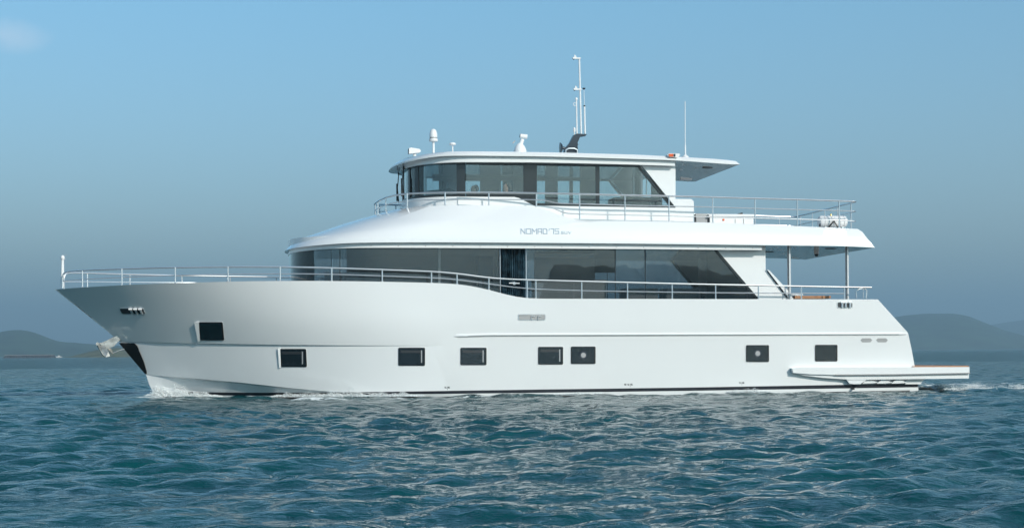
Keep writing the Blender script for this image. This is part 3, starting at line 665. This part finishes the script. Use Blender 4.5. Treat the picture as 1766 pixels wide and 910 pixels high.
both(fr, 'window_frame', M['dark'], Y)
for poly in ([(804, 284), (903, 284), (903, 334), (804, 334)], [(926, 284), (1027.5, 286), (1027.5, 352), (926, 350)], [(1034, 286), (1098, 287), (1157, 355), (1034, 353)]):
    win_poly(poly, -1.93, M['pane'], 'wheelhouse_window')
# wipers
for yy in (-.75, .75):
    u = WP.u(697, 5); q = Vector((WP.x0+.02+.06*abs(yy), yy, 0)); m_ = MB(); m_.tube([(q.x-.10, yy, zwt-.08), (q.x-.14, yy, (zwt+zwb)/2), (q.x-.1, yy, zwb+.02)], .014, 6); m_.box((q.x-.15, yy, (zwt+zwb)/2-.12), (.05, .05, .5)); m_.box((q.x-.08, yy, zwt-.05), (.09, .08, .09)); m_.build('wiper', M['black'], Y)
# inside the wheelhouse
xwe = at(1150, 330, -1.95).x
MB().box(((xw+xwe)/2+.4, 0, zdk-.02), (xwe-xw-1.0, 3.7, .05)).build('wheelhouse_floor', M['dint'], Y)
MB().box((xwe-.1, -1.15, (zdk+zwt)/2), (.05, 1.1, zwt-zdk-.04)).build('wheelhouse_bulkhead', M['grey'], Y)
MB().box((xwe-.1, 1.3, (zdk+zwt)/2), (.05, .9, zwt-zdk-.04)).build('wheelhouse_bulkhead', M['grey'], Y)
def wscr(px0, px1, y0=290, y1=370, yy=1.86, m=None, name='roller_blind', th=.015): return scr(px0, px1, y0, y1, yy, m or M['blind'], name, th)
for a_, b2 in ((729, 736), (757, 800), (828, 864), (885, 915), (940, 962), (1000, 1030)): wscr(a_, b2)
MB().pix([(746, 296), (1035, 296), (1035, 312), (746, 312)], 1.80, .03).build('pelmet', M['blind'], Y)
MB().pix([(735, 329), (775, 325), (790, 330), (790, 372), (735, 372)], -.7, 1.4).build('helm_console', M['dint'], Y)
for px in (782,): scr(px-9, px+9, 315, 350, .1, M['grey'], 'helm_seat', .5)
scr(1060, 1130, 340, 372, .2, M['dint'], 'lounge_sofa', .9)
for px in (1093, 1115): 
    a1 = at(px, 300, .9); b1 = at(px, 370, .9); MB().tube([b1, a1], .02, 8).build('grab_pole', M['chrome'], Y)

# ---- hardtop
xh = at(671.5, 291.5, 0).x; HH = hf(2.36, xh, 2.4)
T0 = Row([(671.5, 293), (751, 269.5), (940, 269.8), (1100, 274.3), (1164, 276.4), (1262, 283.5)], HH)
T1 = Row([(671.5, 291), (751, 266), (940, 266), (1100, 270.5), (1243, 277.5), (1276, 283.5)], HH)
xh2 = at(680, 284, 0).x; HHb = hf(2.28, xh2, 2.4); T2 = Row([(680, 284), (751, 262.5), (940, 262.5), (1100, 266.8), (1243, 274.5), (1269, 278)], HHb)
xh3 = at(700, 279, 0).x; HHc = hf(1.9, xh3, 2.4); T3 = Row([(700, 279), (760, 262.5), (940, 262), (1100, 266.6), (1243, 274.5), (1262, 276)], HHc)
ht = loft([r.pts(30, 60, Ln=2.2) for r in (T0, T1, T2, T3)]).build('hardtop', gel, Y, ang=25)
xl2 = at(689, 296, 0).x; HL2 = hf(2.24, xl2, 2.1)
lb2 = Row([(689, 296), (760, 280.8), (940, 280.2), (1100, 284), (1164, 286)], HL2); lt2 = Row([(689, 284), (760, 266), (940, 266), (1100, 270.5), (1164, 273)], HL2)
loft([r.pts(30, 50, Ln=1.9) for r in (lb2, lt2)]).build('hardtop_lip', gel, Y, ang=40)
# header moulding between hardtop and glass
both(ribbon(WP, 0, WP.u(1100, 5.3), zwt+.02, zwt+.22, .12, off=-.02), 'hardtop_header', M['gel'], Y)
px_, = (1225,)
p_ = side(1222, 285, lambda x: 1.4); MB().lathe((p_.x, -1.3, T0.z(p_.x)-.015), [(.15, 0), (.15, .03)], 20).build('hardtop_speaker', M['black'], Y)
for x_, yy in ((1180, -1.6), (1175, -.4), (1200, -1.0)):
    p_ = side(x_, 285, lambda x: -yy); MB().lathe((p_.x, yy, T0.z(p_.x)-.012), [(.035, 0), (.035, .03)], 12).build('downlight', M['chrome'], Y)
# wing of the far side's flood light
mb = MB(); mb.box(at(1183, 309, 1.7), (.35, .12, .05)); mb.build('flood_light', M['plastic'], Y)
mb = MB(); mb.box(at(1375, 443, 2.4), (.35, .12, .06)); mb.build('flood_light', M['plastic'], Y)

# ---- roof gear
def zr(x): return T3.z(x)
def onroof(px, yy): p = side(px, 262, lambda x: -yy); return Vector((p.x, yy, zr(p.x)-.02))
b0 = onroof(715, 0); hn = MB(); c_ = at(715, 259.5, 0)
hn.prism([at(705.5, 255.5, -.12), at(709, 254.5, -.12), at(724, 257, -.12), at(726, 260.5, -.12), at(724, 263, -.12), at(705.5, 265, -.12)], 0, .24); ho = hn.build('searchlight', M['plastic'], Y)
mb = MB(); mb.prism([at(704.6, 256.5, -.11), at(706, 256.3, -.11), at(706, 264.5, -.11), at(704.6, 264.5, -.11)], .01, .21); mb.build('lens', M['mast'], ho)
MB().tube([c_+Vector((0, 0, -.05)), c_+Vector((0, 0, -.4))], .05, 10).build('mount', M['plastic'], ho)
c_ = at(747.5, 244, 0); so_ = MB().lathe(c_, [(.12, 0), (.13, .02), (.125, .07)], 20).build('satellite_dome', M['plastic'], Y)
MB().lathe(c_+Vector((0, 0, .065)), [(.108, 0), (.105, .055)], 20).build('dark_band', M['vent'], so_)
MB().lathe(c_+Vector((0, 0, .115)), [(.115, 0), (.11, .10), (.095, .17), (.06, .225), (.01, .245)], 20).build('radome', M['plastic'], so_)
MB().tube([c_, c_+Vector((0, 0, -.45))], .035, 10).build('pole', M['plastic'], so_)
c_ = at(780.5, 250, 0); g_ = MB().lathe(c_, [(.03, -.02), (.09, 0), (.10, .02), (.085, .055), (.03, .07)], 18).build('gps_antenna', M['plastic'], Y)
MB().tube([c_, c_+Vector((0, 0, -.35))], .02, 8).build('pole', M['plastic'], g_)
# thermal camera on its round foot
c_ = at(897, 262, 0); tcm = MB().lathe(c_, [(.19, -.25), (.19, 0), (.18, .06), (.13, .17), (.07, .24), (.02, .26)], 22).build('night_camera', M['plastic'], Y)
d0 = at(897, 250, 0); m_ = MB(); m_.tube([d0+Vector((0, 0, -.04)), at(901, 240, 0)], .06, 12); m_.build('neck', M['plastic'], tcm)
m_ = MB(); m_.tube([at(897, 234.3, 0), at(909, 236, 0)], .06, 14, r2=.07); m_.build('camera_head', M['plastic'], tcm)
MB().tube([at(896.4, 234.2, 0), at(897, 234.3, 0)], .05, 14).build('lens', M['black'], tcm)
m_ = MB(); m_.prism([at(884, 246, .1), at(888, 242.5, .1), at(889, 243.5, .1), at(885, 248, .1)], 0, .04); m_.build('sensor_fin', M['vent'], tcm)
# radar-style mast
ms = MB(); ms.prism([at(975, 255.5, -.12), at(983, 246, -.12), at(990, 232.5, -.12), at(996, 230.5, -.12), at(1012, 231.5, -.12), at(1011, 233.5, -.12), at(1001, 235, -.12), at(996, 246.5, -.12), at(997.5, 250, -.12), at(985, 252, -.12), at(985, 256, -.12)], 0, .24)
ms.prism([at(973, 262.5, -.11), at(975, 254, -.11), at(996, 250, -.11), at(997.5, 262.5, -.11)], 0, .22); mo = ms.build('signal_mast', M['mast'], Y, smooth=False)
for yy in (-.16, .16):
    m_ = MB(); m_.tube(smooth([at(975.5, 266, yy), at(976, 256, yy), at(995.5, 256, yy), at(996, 266, yy)], 1), .022, 8); m_.build('mast_foot', M['chrome'], mo)
m_ = MB(); m_.tube([at(966, 255, -.2), at(969.5, 255, -.2)], .16, 18, r2=.10); m_.tube([at(969, 255, -.2), at(974, 256, -.2)], .045, 10); m_.build('horn', M['mast'], mo)
def rod(x0, y0, x1_, y1, r, nm2, m='plastic', par=mo, yy=0): return MB().tube([at(x0, y0, yy), at(x1_, y1, yy)], r, 8).build(nm2, M[m], par)
rod(1002.3, 231, 999, 101, .026, 'mast_pole')
rod(995, 231, 994, 173, .022, 'side_pole'); MB().lathe(at(994, 173, 0), [(.03, 0), (.04, .03), (.03, .07), (.01, .08)], 10).build('light', M['plastic'], mo)
m_ = MB(); m_.tube([at(991.3, 180, 0)+Vector((.045*math.cos(a), 0, .045*math.sin(a))) for a in np.linspace(0, 2*PI, 14)], .009, 5); m_.build('ring', M['plastic'], mo)
rod(1009, 231, 1008, 184, .024, 'whip_base'); rod(1008, 184, 1007.6, 182, .03, 'whip_collar', 'black'); rod(1008, 182, 1007, 153, .007, 'whip')
MB().lathe(at(1007, 153.5, 0), [(.005, -.03), (.055, .02), (.01, .035)], 10).build('vane', M['mast'], mo)
rod(990, 246, 990.5, 227, .016, 'lamp_post'); MB().lathe(at(990.5, 229, 0), [(.02, 0), (.035, .05), (.035, .13), (.02, .15)], 10).build('lamp', M['plastic'], mo)
for y0 in (101, 154.5):
    k = 0 if y0 == 101 else 1.5
    m_ = MB(); m_.prism([at(987.5+k, y0-2, -.04), at(1001.5+k, y0-1.5, -.04), at(1001.5+k, y0+.8, -.04), at(988.5+k, y0+.8, -.04)], 0, .08); m_.prism([at(990+k, y0-2, -.03), at(991+k, y0-7, -.03), at(993.5+k, y0-4, -.03), at(994.5+k, y0-2, -.03)], 0, .06)
    nl = m_.build('mast_light', M['plastic'], mo)
    MB().tube([at(988.5+k, y0+.5, 0), at(990+k, y0+.5, 0)], .035, 8).build('light_base', M['black'], nl)
rod(1182, 268, 1181.7, 250, .022, 'whip_antenna', 'plastic', Y); wa = [c for c in Y.children if c.name == 'whip_antenna'][0]
rod(1181.7, 250, 1181.5, 175, .012, 'whip', 'plastic', wa); MB().lathe(at(1182, 270, 0), [(.10, -.15), (.10, 0), (.04, .04), (.02, .08)], 12).build('foot', M['plastic'], wa)
# side light
m_ = MB(); m_.prism([at(1151, 267, -2.4), at(1154, 264.5, -2.4), at(1172, 265, -2.4), at(1173, 268, -2.4), at(1168, 272, -2.4), at(1153, 271, -2.4)], 0, .22); sl_ = m_.build('side_light', M['plastic'], Y)
m_ = MB(); m_.prism([at(1153.5, 265.5, -2.42), at(1161, 265.2, -2.42), at(1161, 270.2, -2.42), at(1153.5, 270.2, -2.42)], 0, .1); m_.build('orange_lens', M['orange'], sl_)
m_ = MB(); m_.prism([at(1162, 265.4, -2.42), at(1165, 265.4, -2.42), at(1165, 270.2, -2.42), at(1162, 270.2, -2.42)], 0, .1); m_.build('shade', M['dark'], sl_)

# ---- aft deck posts
for px in (1360.5, 1460.5):
    t_ = at(px, 424.5, -2.55); b2 = at(px, 516, -2.55)
    m_ = MB(); m_.tube([(t_.x, -2.55, R0w.z(t_.x)+.01), (t_.x, -2.55, 2.2)], .05, 16); a1, a2 = both(m_, 'deck_post', M['post'], Y)
    m_ = MB(); m_.box((t_.x-.062, -2.70, (R0w.z(t_.x)+2.2)/2), (.012, .04, R0w.z(t_.x)-2.2)); m_.build('post_shade_strip', M['mast'], a1)  # added dark strip, stands in for the post's shaded forward side

# ---- guard rails
def railset(name, tops, mids, posts, h, r=.021, far=True, close=None, sheer=None, extra=None):
    def path(pts): return [side(a, b, h) for a, b in pts]
    for sgn in ((1, -1) if far else (1,)):
        fl = (lambda m_: m_) if sgn == 1 else (lambda m_: m_.flipped())
        T = path(tops); tm = MB(); tm.tube(smooth(T), r*1.15, 8)
        o_ = fl(tm).build(name, M['chrome'], Y)
        for md in mids: m_ = MB(); m_.tube(smooth(path(md)), r*.7, 8); fl(m_).build('mid_rail', M['chrome'], o_)
        for px, pf in posts:
            ty = np.interp(px, *zip(*tops)); a1 = side(px, ty, h); b1 = side(px, pf, h); m_ = MB(); m_.tube([(a1.x, a1.y, a1.z), (a1.x, a1.y, b1.z-.02)], r*.95, 8)
            m_.lathe((a1.x, a1.y, b1.z-.015), [(.04, 0), (.04, .015), (.022, .03)], 10); fl(m_).build('stanchion', M['chrome'], o_)
    return T
hR = lambda x: max(.02, hS(x)-.07)
def sh(px): return float(np.interp(px, *zip(*SHEER)))
topm = [(108, 497), (107.6, 478), (110.5, 470), (118, 468), (142, 466), (210, 463.5), (302, 461), (393, 460), (483, 460), (572, 462), (659, 465), (744, 468), (788, 471.5), (843, 479), (875, 481.3), (924, 483), (1003, 485), (1082, 487), (1159, 489), (1234, 490.6), (1308, 492), (1382, 493.6), (1458, 495), (1503, 495.5)]
midm = [(109, 484.5), (142, 481.4), (208, 478), (302, 474.5), (393, 472.5), (483, 471.6), (572, 472.5), (659, 475.5), (744, 478.5), (788, 481.6), (843, 489), (880, 494.5), (924, 498.6), (1003, 501), (1082, 502.5), (1159, 503.5), (1234, 504.6), (1308, 505), (1382, 505.6), (1456, 506)]
pm = [142, 210, 302, 393, 483, 572, 659, 744, 788, 843, 909, 924, 1003, 1082, 1159, 1234, 1308, 1382, 1456]
railset('main_deck_rail', topm, [midm], [(p, sh(p)) for p in pm], hR)
for s in (-1, 1):
    m_ = MB(); yy = -2.75
    m_.tube(smooth([at(1477, 514, yy), at(1477, 498.5, yy), at(1495, 496, yy), at(1494, 514, yy)], 1), .018, 8); m_.tube([at(1489, 497, yy), at(1489, 514, yy)], .014, 8)
    (m_ if s == -1 else m_.flipped()).build('gate_hoop', M['chrome'], Y)
hU = lambda x: max(.03, H4b(x)-.06)
xU = at(647, 352, 0)
topu = [(665, 341), (680, 337), (702, 333.7), (767.6, 332), (843, 332), (925, 333), (999.5, 334.5), (1077.6, 336.7), (1153.5, 338), (1229, 340), (1302, 342.2), (1375, 344), (1447, 346.3), (1470, 347.2)]
mid1 = [(665, 353), (680, 349.5), (702, 346.6), (767.6, 343.8), (843, 344), (925, 344.3), (943, 345.5), (959, 350.7), (999.5, 351.5), (1077.6, 354), (1153.5, 355.5), (1229, 357), (1302, 359.4), (1375, 361.3), (1447, 363), (1470, 364)]
mid2 = [(950, 357), (959, 361), (975, 368), (999.5, 369), (1077.6, 370.4), (1153.5, 372), (1229, 374.4), (1302, 376), (1375, 378), (1447, 380), (1470, 381)]
pu = [(665, 363), (702, 357.5), (767.6, 354.3), (843, 354), (925, 355.5), (999.5, 380.5), (1077.6, 381), (1153.5, 382), (1229, 384), (1302, 386.6), (1375, 390), (1447, 393.3)]
Tu = railset('upper_deck_rail', topu, [mid1, mid2], pu, hU)
ur = [c for c in Y.children if c.name.startswith('upper_deck_rail')][0]
# forward bend and aft return of the upper rail
for (a_, hgt, rr_) in ((topu[0], 0, .024), (mid1[0], 0, .015)):
    s0 = side(*a_, hU); nose = at(646.5, 351.5 if rr_ == .024 else 363.5, 0)
    arc = []
    for i in range(25):
        t = -1+2*i/24; yy = s0.y*-t if False else abs(s0.y)*t
        x_ = nose.x+(s0.x-nose.x)*abs(t)**2.2; arc.append((x_, yy, nose.z+(s0.z-nose.z)*abs(t)**2))
    MB().tube(arc, rr_, 8).build('bow_bend', M['chrome'], ur)
for yy in (0.0, -.55, .55):
    nz_ = at(647, 352, 0); MB().tube([(nz_.x+(.0 if yy == 0 else .03), yy, nz_.z), (nz_.x+(.0 if yy == 0 else .03), yy, R4w.Z[0]-.02)], .018, 8).build('stanchion', M['chrome'], ur)
for a_, rr_ in ((topu[-1], .024), (mid1[-1], .015), (mid2[-1], .015)):
    s0 = side(*a_, hU); x_ = s0.x; yy = abs(s0.y)
    MB().tube(smooth([(x_-.02, -yy, s0.z), (x_+.12, -yy+.02, s0.z), (x_+.14, -yy+.2, s0.z), (x_+.16, 0, s0.z), (x_+.14, yy-.2, s0.z), (x_+.12, yy-.02, s0.z), (x_-.02, yy, s0.z)]), rr_, 8).build('aft_rail', M['chrome'], ur)
s0 = side(*topu[-1], hU)
for yy in (-2.2, -1.1, 0, 1.1, 2.2): MB().tube([(s0.x+.14, yy, s0.z), (s0.x+.14, yy, R4w.z(s0.x)-.03)], .02, 8).build('stanchion', M['chrome'], ur)

# ================================================================ LOOSE THINGS ON THE YACHT
zdk2 = lambda x: R4w.z(x)
def place(px, yy): p = side(px, 388, lambda x: -yy); return Vector((p.x, yy, zdk2(p.x)+.002))
# life raft canister on the aft upper deck
lr = place(1435, -2.2); LR = empty('life_raft', lr, 'white drum life raft canister strapped beside the aft end of the upper rail', 'life raft')
pa, pb = at(1411, 383.5, -2.2), at(1460, 384.5, -2.2); zc2 = at(1435, 382, -2.2).z; rr_ = .165
prof = [(.0, .10), (.03, .145), (.08, .165)]; L_ = pb.x-pa.x; vs = []; n = 22
xs_ = [pa.x+a for a, b in prof]+[pb.x-a for a, b in prof[::-1]]; rs = [b for a, b in prof]+[b for a, b in prof[::-1]]
m_ = MB()
for x_, r_ in zip(xs_, rs): vs += [(x_, -2.2+r_*math.cos(2*PI*j/n), zc2+r_*math.sin(2*PI*j/n)) for j in range(n)]
k = len(xs_); m_.add(vs, [(i*n+j, i*n+(j+1) % n, (i+1)*n+(j+1) % n, (i+1)*n+j) for i in range(k-1) for j in range(n)]+[tuple(range(n)), tuple(range((k-1)*n, k*n))]); m_.build('canister', M['plastic'], LR)
for fx in (.18, .42, .72, .86):
    x_ = pa.x+L_*fx; m_ = MB(); m_.tube([(x_-.006, -2.2, zc2), (x_+.006, -2.2, zc2)], .168, 22); m_.build('strap', M['vent'], LR)
m_ = MB(); q = [at(1429, 391.5, -2.39), at(1438.5, 381, -2.39), at(1445, 392, -2.39)]; m_.tube(q, .022, 6); m_.build('lashing', M['black'], LR)
m_ = MB(); m_.lathe(at(1433, 372, -2.2), [(.03, -.05), (.04, 0), (.02, .05)], 10); m_.build('release', mat('brass_valve', (.35, .28, .1), .3, metal=.8), LR)
m_ = MB()
for fx in (.2, .8): m_.box((pa.x+L_*fx, -2.2, lr.z+.03), (.06, .36, max(.06, zc2-.15-lr.z)))
m_.build('cradle', M['chrome'], LR)
m_ = MB(); pz = at(1414, 389, -2.36); m_.box(pz, (.05, .03, .1)); m_.build('label_plate', M['mast'], LR)
# white deck bar cabinet
cb = place(1262, -1.2); CB = empty('deck_cabinet', cb, 'long low white cabinet with lids standing on the open upper deck', 'cabinet')
a1, a2 = at(1223, 371, -1.2), at(1301, 371, -1.2); zt_ = a1.z; zb_ = cb.z
m_ = MB().box(((a1.x+a2.x)/2, -.8, (zt_+zb_)/2-.03), (a2.x-a1.x-.05, .8, zt_-zb_)); m_.build('body', M['plastic'], CB)
MB().box(((a1.x+a2.x)/2, -.8, zt_+.0), (a2.x-a1.x+.03, .88, .06)).build('lid', M['plastic'], CB)
MB().box(((a1.x+a2.x)/2-.25, -1.215, zt_-.13), (.05, .02, .05)).build('latch', M['orange'], CB)
MB().box(((a1.x+a2.x)/2+.1, -1.206, (zt_+zb_)/2-.05), (.012, .02, zt_-zb_-.1)).build('seam', M['vent'], CB)
MB().box(((a1.x+a2.x)/2+.35, -1.206, (zt_+zb_)/2-.05), (.012, .02, zt_-zb_-.1)).build('seam', M['vent'], CB)
m_ = MB(); m_.prism([at(1272, 370, -1.0), at(1279, 366.5, -1.0), at(1281, 367, -1.0), at(1281, 370, -1.0)], 0, .3); m_.build('tap', M['black'], CB)
sb_ = place(1210, -1.0); SB = empty('deck_bench', sb_, 'low grey cushioned bench between the wheelhouse end and the white cabinet', 'bench')
a1, a2 = at(1200, 372, -1.1), at(1221, 372, -1.1)
MB().box(((a1.x+a2.x)/2, -.5, (a1.z+sb_.z)/2), (a2.x-a1.x-.03, 1.2, a1.z-sb_.z)).build('base', M['grey'], SB)
MB().box(((a1.x+a2.x)/2, -.5, a1.z+.03), (a2.x-a1.x, 1.22, .06)).build('cushion', M['lgrey'], SB)
# wooden table on the aft main deck
tb = at(1405, 512, -1.9); ztb = tb.z; dkz = rS.z(tb.x)-.44
TB = empty('deck_table', (tb.x, -1.5, dkz), 'varnished wooden table showing just above the aft bulwark under the overhang', 'table')
a1, a2 = at(1371, 512.5, -1.9), at(1433, 512.5, -1.9)
MB().box(((a1.x+a2.x)/2, -1.5, ztb+.0), (a2.x-a1.x, .8, .075)).build('tabletop', M['teak'], TB)
for x_ in (a1.x+.2, a2.x-.2): MB().tube([(x_, -1.5, ztb-.03), (x_, -1.5, dkz)], .04, 10).build('leg', M['chrome'], TB)

# people in the wheelhouse
def person(px, py, yy, label, face, shirt, lean):
    hc = at(px, py, yy); z0 = zdk+.02
    o = None; me = bpy.data.meshes.new('person'); d = face
    seat = hc.z-.66
    V = [(0, 0, seat-hc.z), (0, 0, seat-hc.z+.2), (.01*d, 0, -.24), (.015*d, 0, -.14), (.02*d, 0, -.06), (.03*d, 0, .02), (.02*d, 0, .09), (.0, 0, .12)]
    Rr = [(.15, .13), (.14, .12), (.19, .12), (.055, .055), (.06, .06), (.085, .075), (.08, .07), (.05, .045)]
    E = [(i, i+1) for i in range(7)]
    def ch(root, pts, rs):
        p = root
        for q, r in zip(pts, rs): V.append(q); Rr.append((r, r)); E.append((p, len(V)-1)); p = len(V)-1
        return p
    for s in (-1, 1):
        e = ch(2, [(0, s*.19, -.25), (.06*d, s*.24, -.50), (.28*d, s*.17, -.52), (.35*d, s*.16, -.51)], [.06, .045, .035, .04])
        for kf in range(4): ch(e, [(.39*d, s*(.13+.02*kf), -.50), (.43*d, s*(.13+.02*kf), -.515-.004*kf)], [.010, .009])
        ch(e, [(.37*d, s*.12, -.49), (.40*d, s*.11, -.49)], [.011, .010])
        kz = seat-hc.z
        ch(0, [(.42*d, s*.12, kz+.0), (.45*d, s*.12, kz-.38), (.56*d, s*.12, kz-.42)], [.075, .05, .045])
    ch(5, [(.10*d, 0, 0.0)], [.02])                     # nose
    me.from_pydata(V, E, []); bs = bmesh.new(); bs.from_mesh(me); sk = bs.verts.layers.skin.verify(); bs.verts.ensure_lookup_table()
    for i, r in enumerate(Rr): bs.verts[i][sk].radius = r; bs.verts[i][sk].use_root = (i == 0)
    bs.to_mesh(me); bs.free()
    o = bpy.data.objects.new('person', me); COL.objects.link(o); o.location = hc
    o.modifiers.new('skin', 'SKIN'); sb2 = o.modifiers.new('sub', 'SUBSURF'); sb2.levels = sb2.render_levels = 2
    # skin above the collar, cloth below: one mesh, material by height
    m_ = bpy.data.materials.new('person_skin_and_shirt'); m_.use_nodes = True; t = m_.node_tree; b = t.nodes['Principled BSDF']; b.inputs['Roughness'].default_value = .6
    tcn = t.nodes.new('ShaderNodeTexCoord'); sp2 = t.nodes.new('ShaderNodeSeparateXYZ'); t.links.new(tcn.outputs['Object'], sp2.inputs[0])
    gt = t.nodes.new('ShaderNodeMath'); gt.operation = 'GREATER_THAN'; gt.inputs[1].default_value = -.15; t.links.new(sp2.outputs['Z'], gt.inputs[0])
    mx2 = t.nodes.new('ShaderNodeMix'); mx2.data_type = 'RGBA'; t.links.new(gt.outputs[0], mx2.inputs['Factor']); mx2.inputs['A'].default_value = (*shirt, 1); mx2.inputs['B'].default_value = (.60, .31, .22, 1)
    t.links.new(mx2.outputs['Result'], b.inputs['Base Color']); me.materials.append(m_)
    tag(o, label, 'person')
    hb = MB(); vs = []; n = 14
    for i in range(8):
        a = i/7*PI; z_ = .045+.11*math.cos(a)*(1 if a < PI/2 else .9)
        for j in range(n):
            q = 2*PI*j/n; back = -math.cos(q)*d
            zz = z_ if a < PI/2 else .045+(z_-.045)*max(0, back)
            vs.append(hc+Vector((-.04*d+.095*math.sin(a)*math.cos(q), .082*math.sin(a)*math.sin(q), zz)))
    hb.add(vs, [(i*n+j, i*n+(j+1) % n, (i+1)*n+(j+1) % n, (i+1)*n+j) for i in range(7) for j in range(n)])
    h_ = hb.build('hair', M['hair']); h_.parent = o; h_.matrix_parent_inverse = Matrix.Translation(hc).inverted()
    for s in (-1, 1):
        e = MB().box(hc+Vector((.10*d, s*.03, .03)), (.012, .02, .01)).build('eye', M['black']); e.parent = o; e.matrix_parent_inverse = Matrix.Translation(hc).inverted()
person(874, 325, -1.45, 'person sitting behind the wheelhouse glass, face turned to the bow, nearer the middle pillar', -1, (.03, .035, .04), 0)
person(818, 328, -.6, 'person in a grey top at the helm behind the second wheelhouse window', -1, (.30, .32, .33), 0)

# ================================================================ SPRAY
def spray(name, segs, n, label, seed):
    r = random.Random(seed); v = []; f = []
    for _ in range(n):
        x0, x1_, yy, h, w_ = r.choice(segs); t = r.random(); px_x = x0+(x1_-x0)*t
        clump = .35+.65*abs(math.sin(px_x*5.1+seed)*math.sin(px_x*11.3)); hh = h*clump*math.sin(PI*min(1, max(0, .08+.84*t)))
        z = hh*r.random()**1.6; c = Vector((px_x+r.gauss(0, .03), (yy(px_x) if callable(yy) else yy)-abs(r.gauss(0, w_)), z+.03))
        s = r.uniform(.004, .013)*(1.7 if z < .3*hh else 1); b = len(v)
        ax = [Vector((r.gauss(0, 1), r.gauss(0, 1), r.gauss(0, 1))).normalized()*s*r.uniform(.6, 1.4) for _ in range(4)]
        v += [c+a for a in ax]; f += [(b, b+1, b+2), (b, b+1, b+3), (b, b+2, b+3), (b+1, b+2, b+3)]
    me = bpy.data.meshes.new(name); me.from_pydata(v, [], f); o = bpy.data.objects.new(name, me); COL.objects.link(o); me.materials.append(FOAM)
    tag(o, label, 'spray', kind='stuff')
FOAM = mat('white_spray', (.85, .88, .88), .5)
hy = lambda x: -max(0, h3(x)-.25*max(0, min(1, (xk2-x)/3)))-.03
spray('bow_spray', [(x3-.1, x3+1.4, hy, .42, .10), (x3+.05, x3+.7, hy, .42, .08), (x3+.8, x3+2.0, hy, .16, .12)], 14000, 'white spray thrown up where the stem cuts the water', 3)
spray('side_spray', [(-6.4, -4.2, hy, .18, .14), (-4.9, -4.0, hy, .36, .07), (-4.2, -2.4, hy, .14, .14)], 15000, 'white broken foam along the forward side of the hull', 4)
spray('side_spray', [(6.0, 7.2, hy, .14, .06), (1.0, 2.5, hy, .06, .06)], 2500, 'small splashes against the hull below the aft portholes', 5)
spray('stern_spray', [(12.4, 14.0, lambda x: -2.2+.8*math.sin(x*7), .26, .5), (13.2, 16.3, lambda x: -1.5+.8*math.sin(x*5), .16, .7)], 9000, 'white churned wake foam behind the swim platform', 6)

# ================================================================ HAZE
HZ = True
if HZ:
    hb = MB().box((0, 2000, 220), (26000, 26000, 446)).build('haze', M['gel'], None, smooth=False)
    hb.data.materials.clear(); m = bpy.data.materials.new('thin_sea_haze'); m.use_nodes = True; t = m.node_tree; t.nodes.clear()
    v = t.nodes.new('ShaderNodeVolumePrincipled'); v.inputs['Color'].default_value = (.56, .82, 1.0, 1); v.inputs['Density'].default_value = .00024; v.inputs['Anisotropy'].default_value = .2
    o_ = t.nodes.new('ShaderNodeOutputMaterial'); t.links.new(v.outputs[0], o_.inputs['Volume']); hb.data.materials.append(m); tag(hb, kind='stuff')
    hb['label'] = 'thin pale blue haze over the sea softening the far hills'; hb['category'] = 'haze'
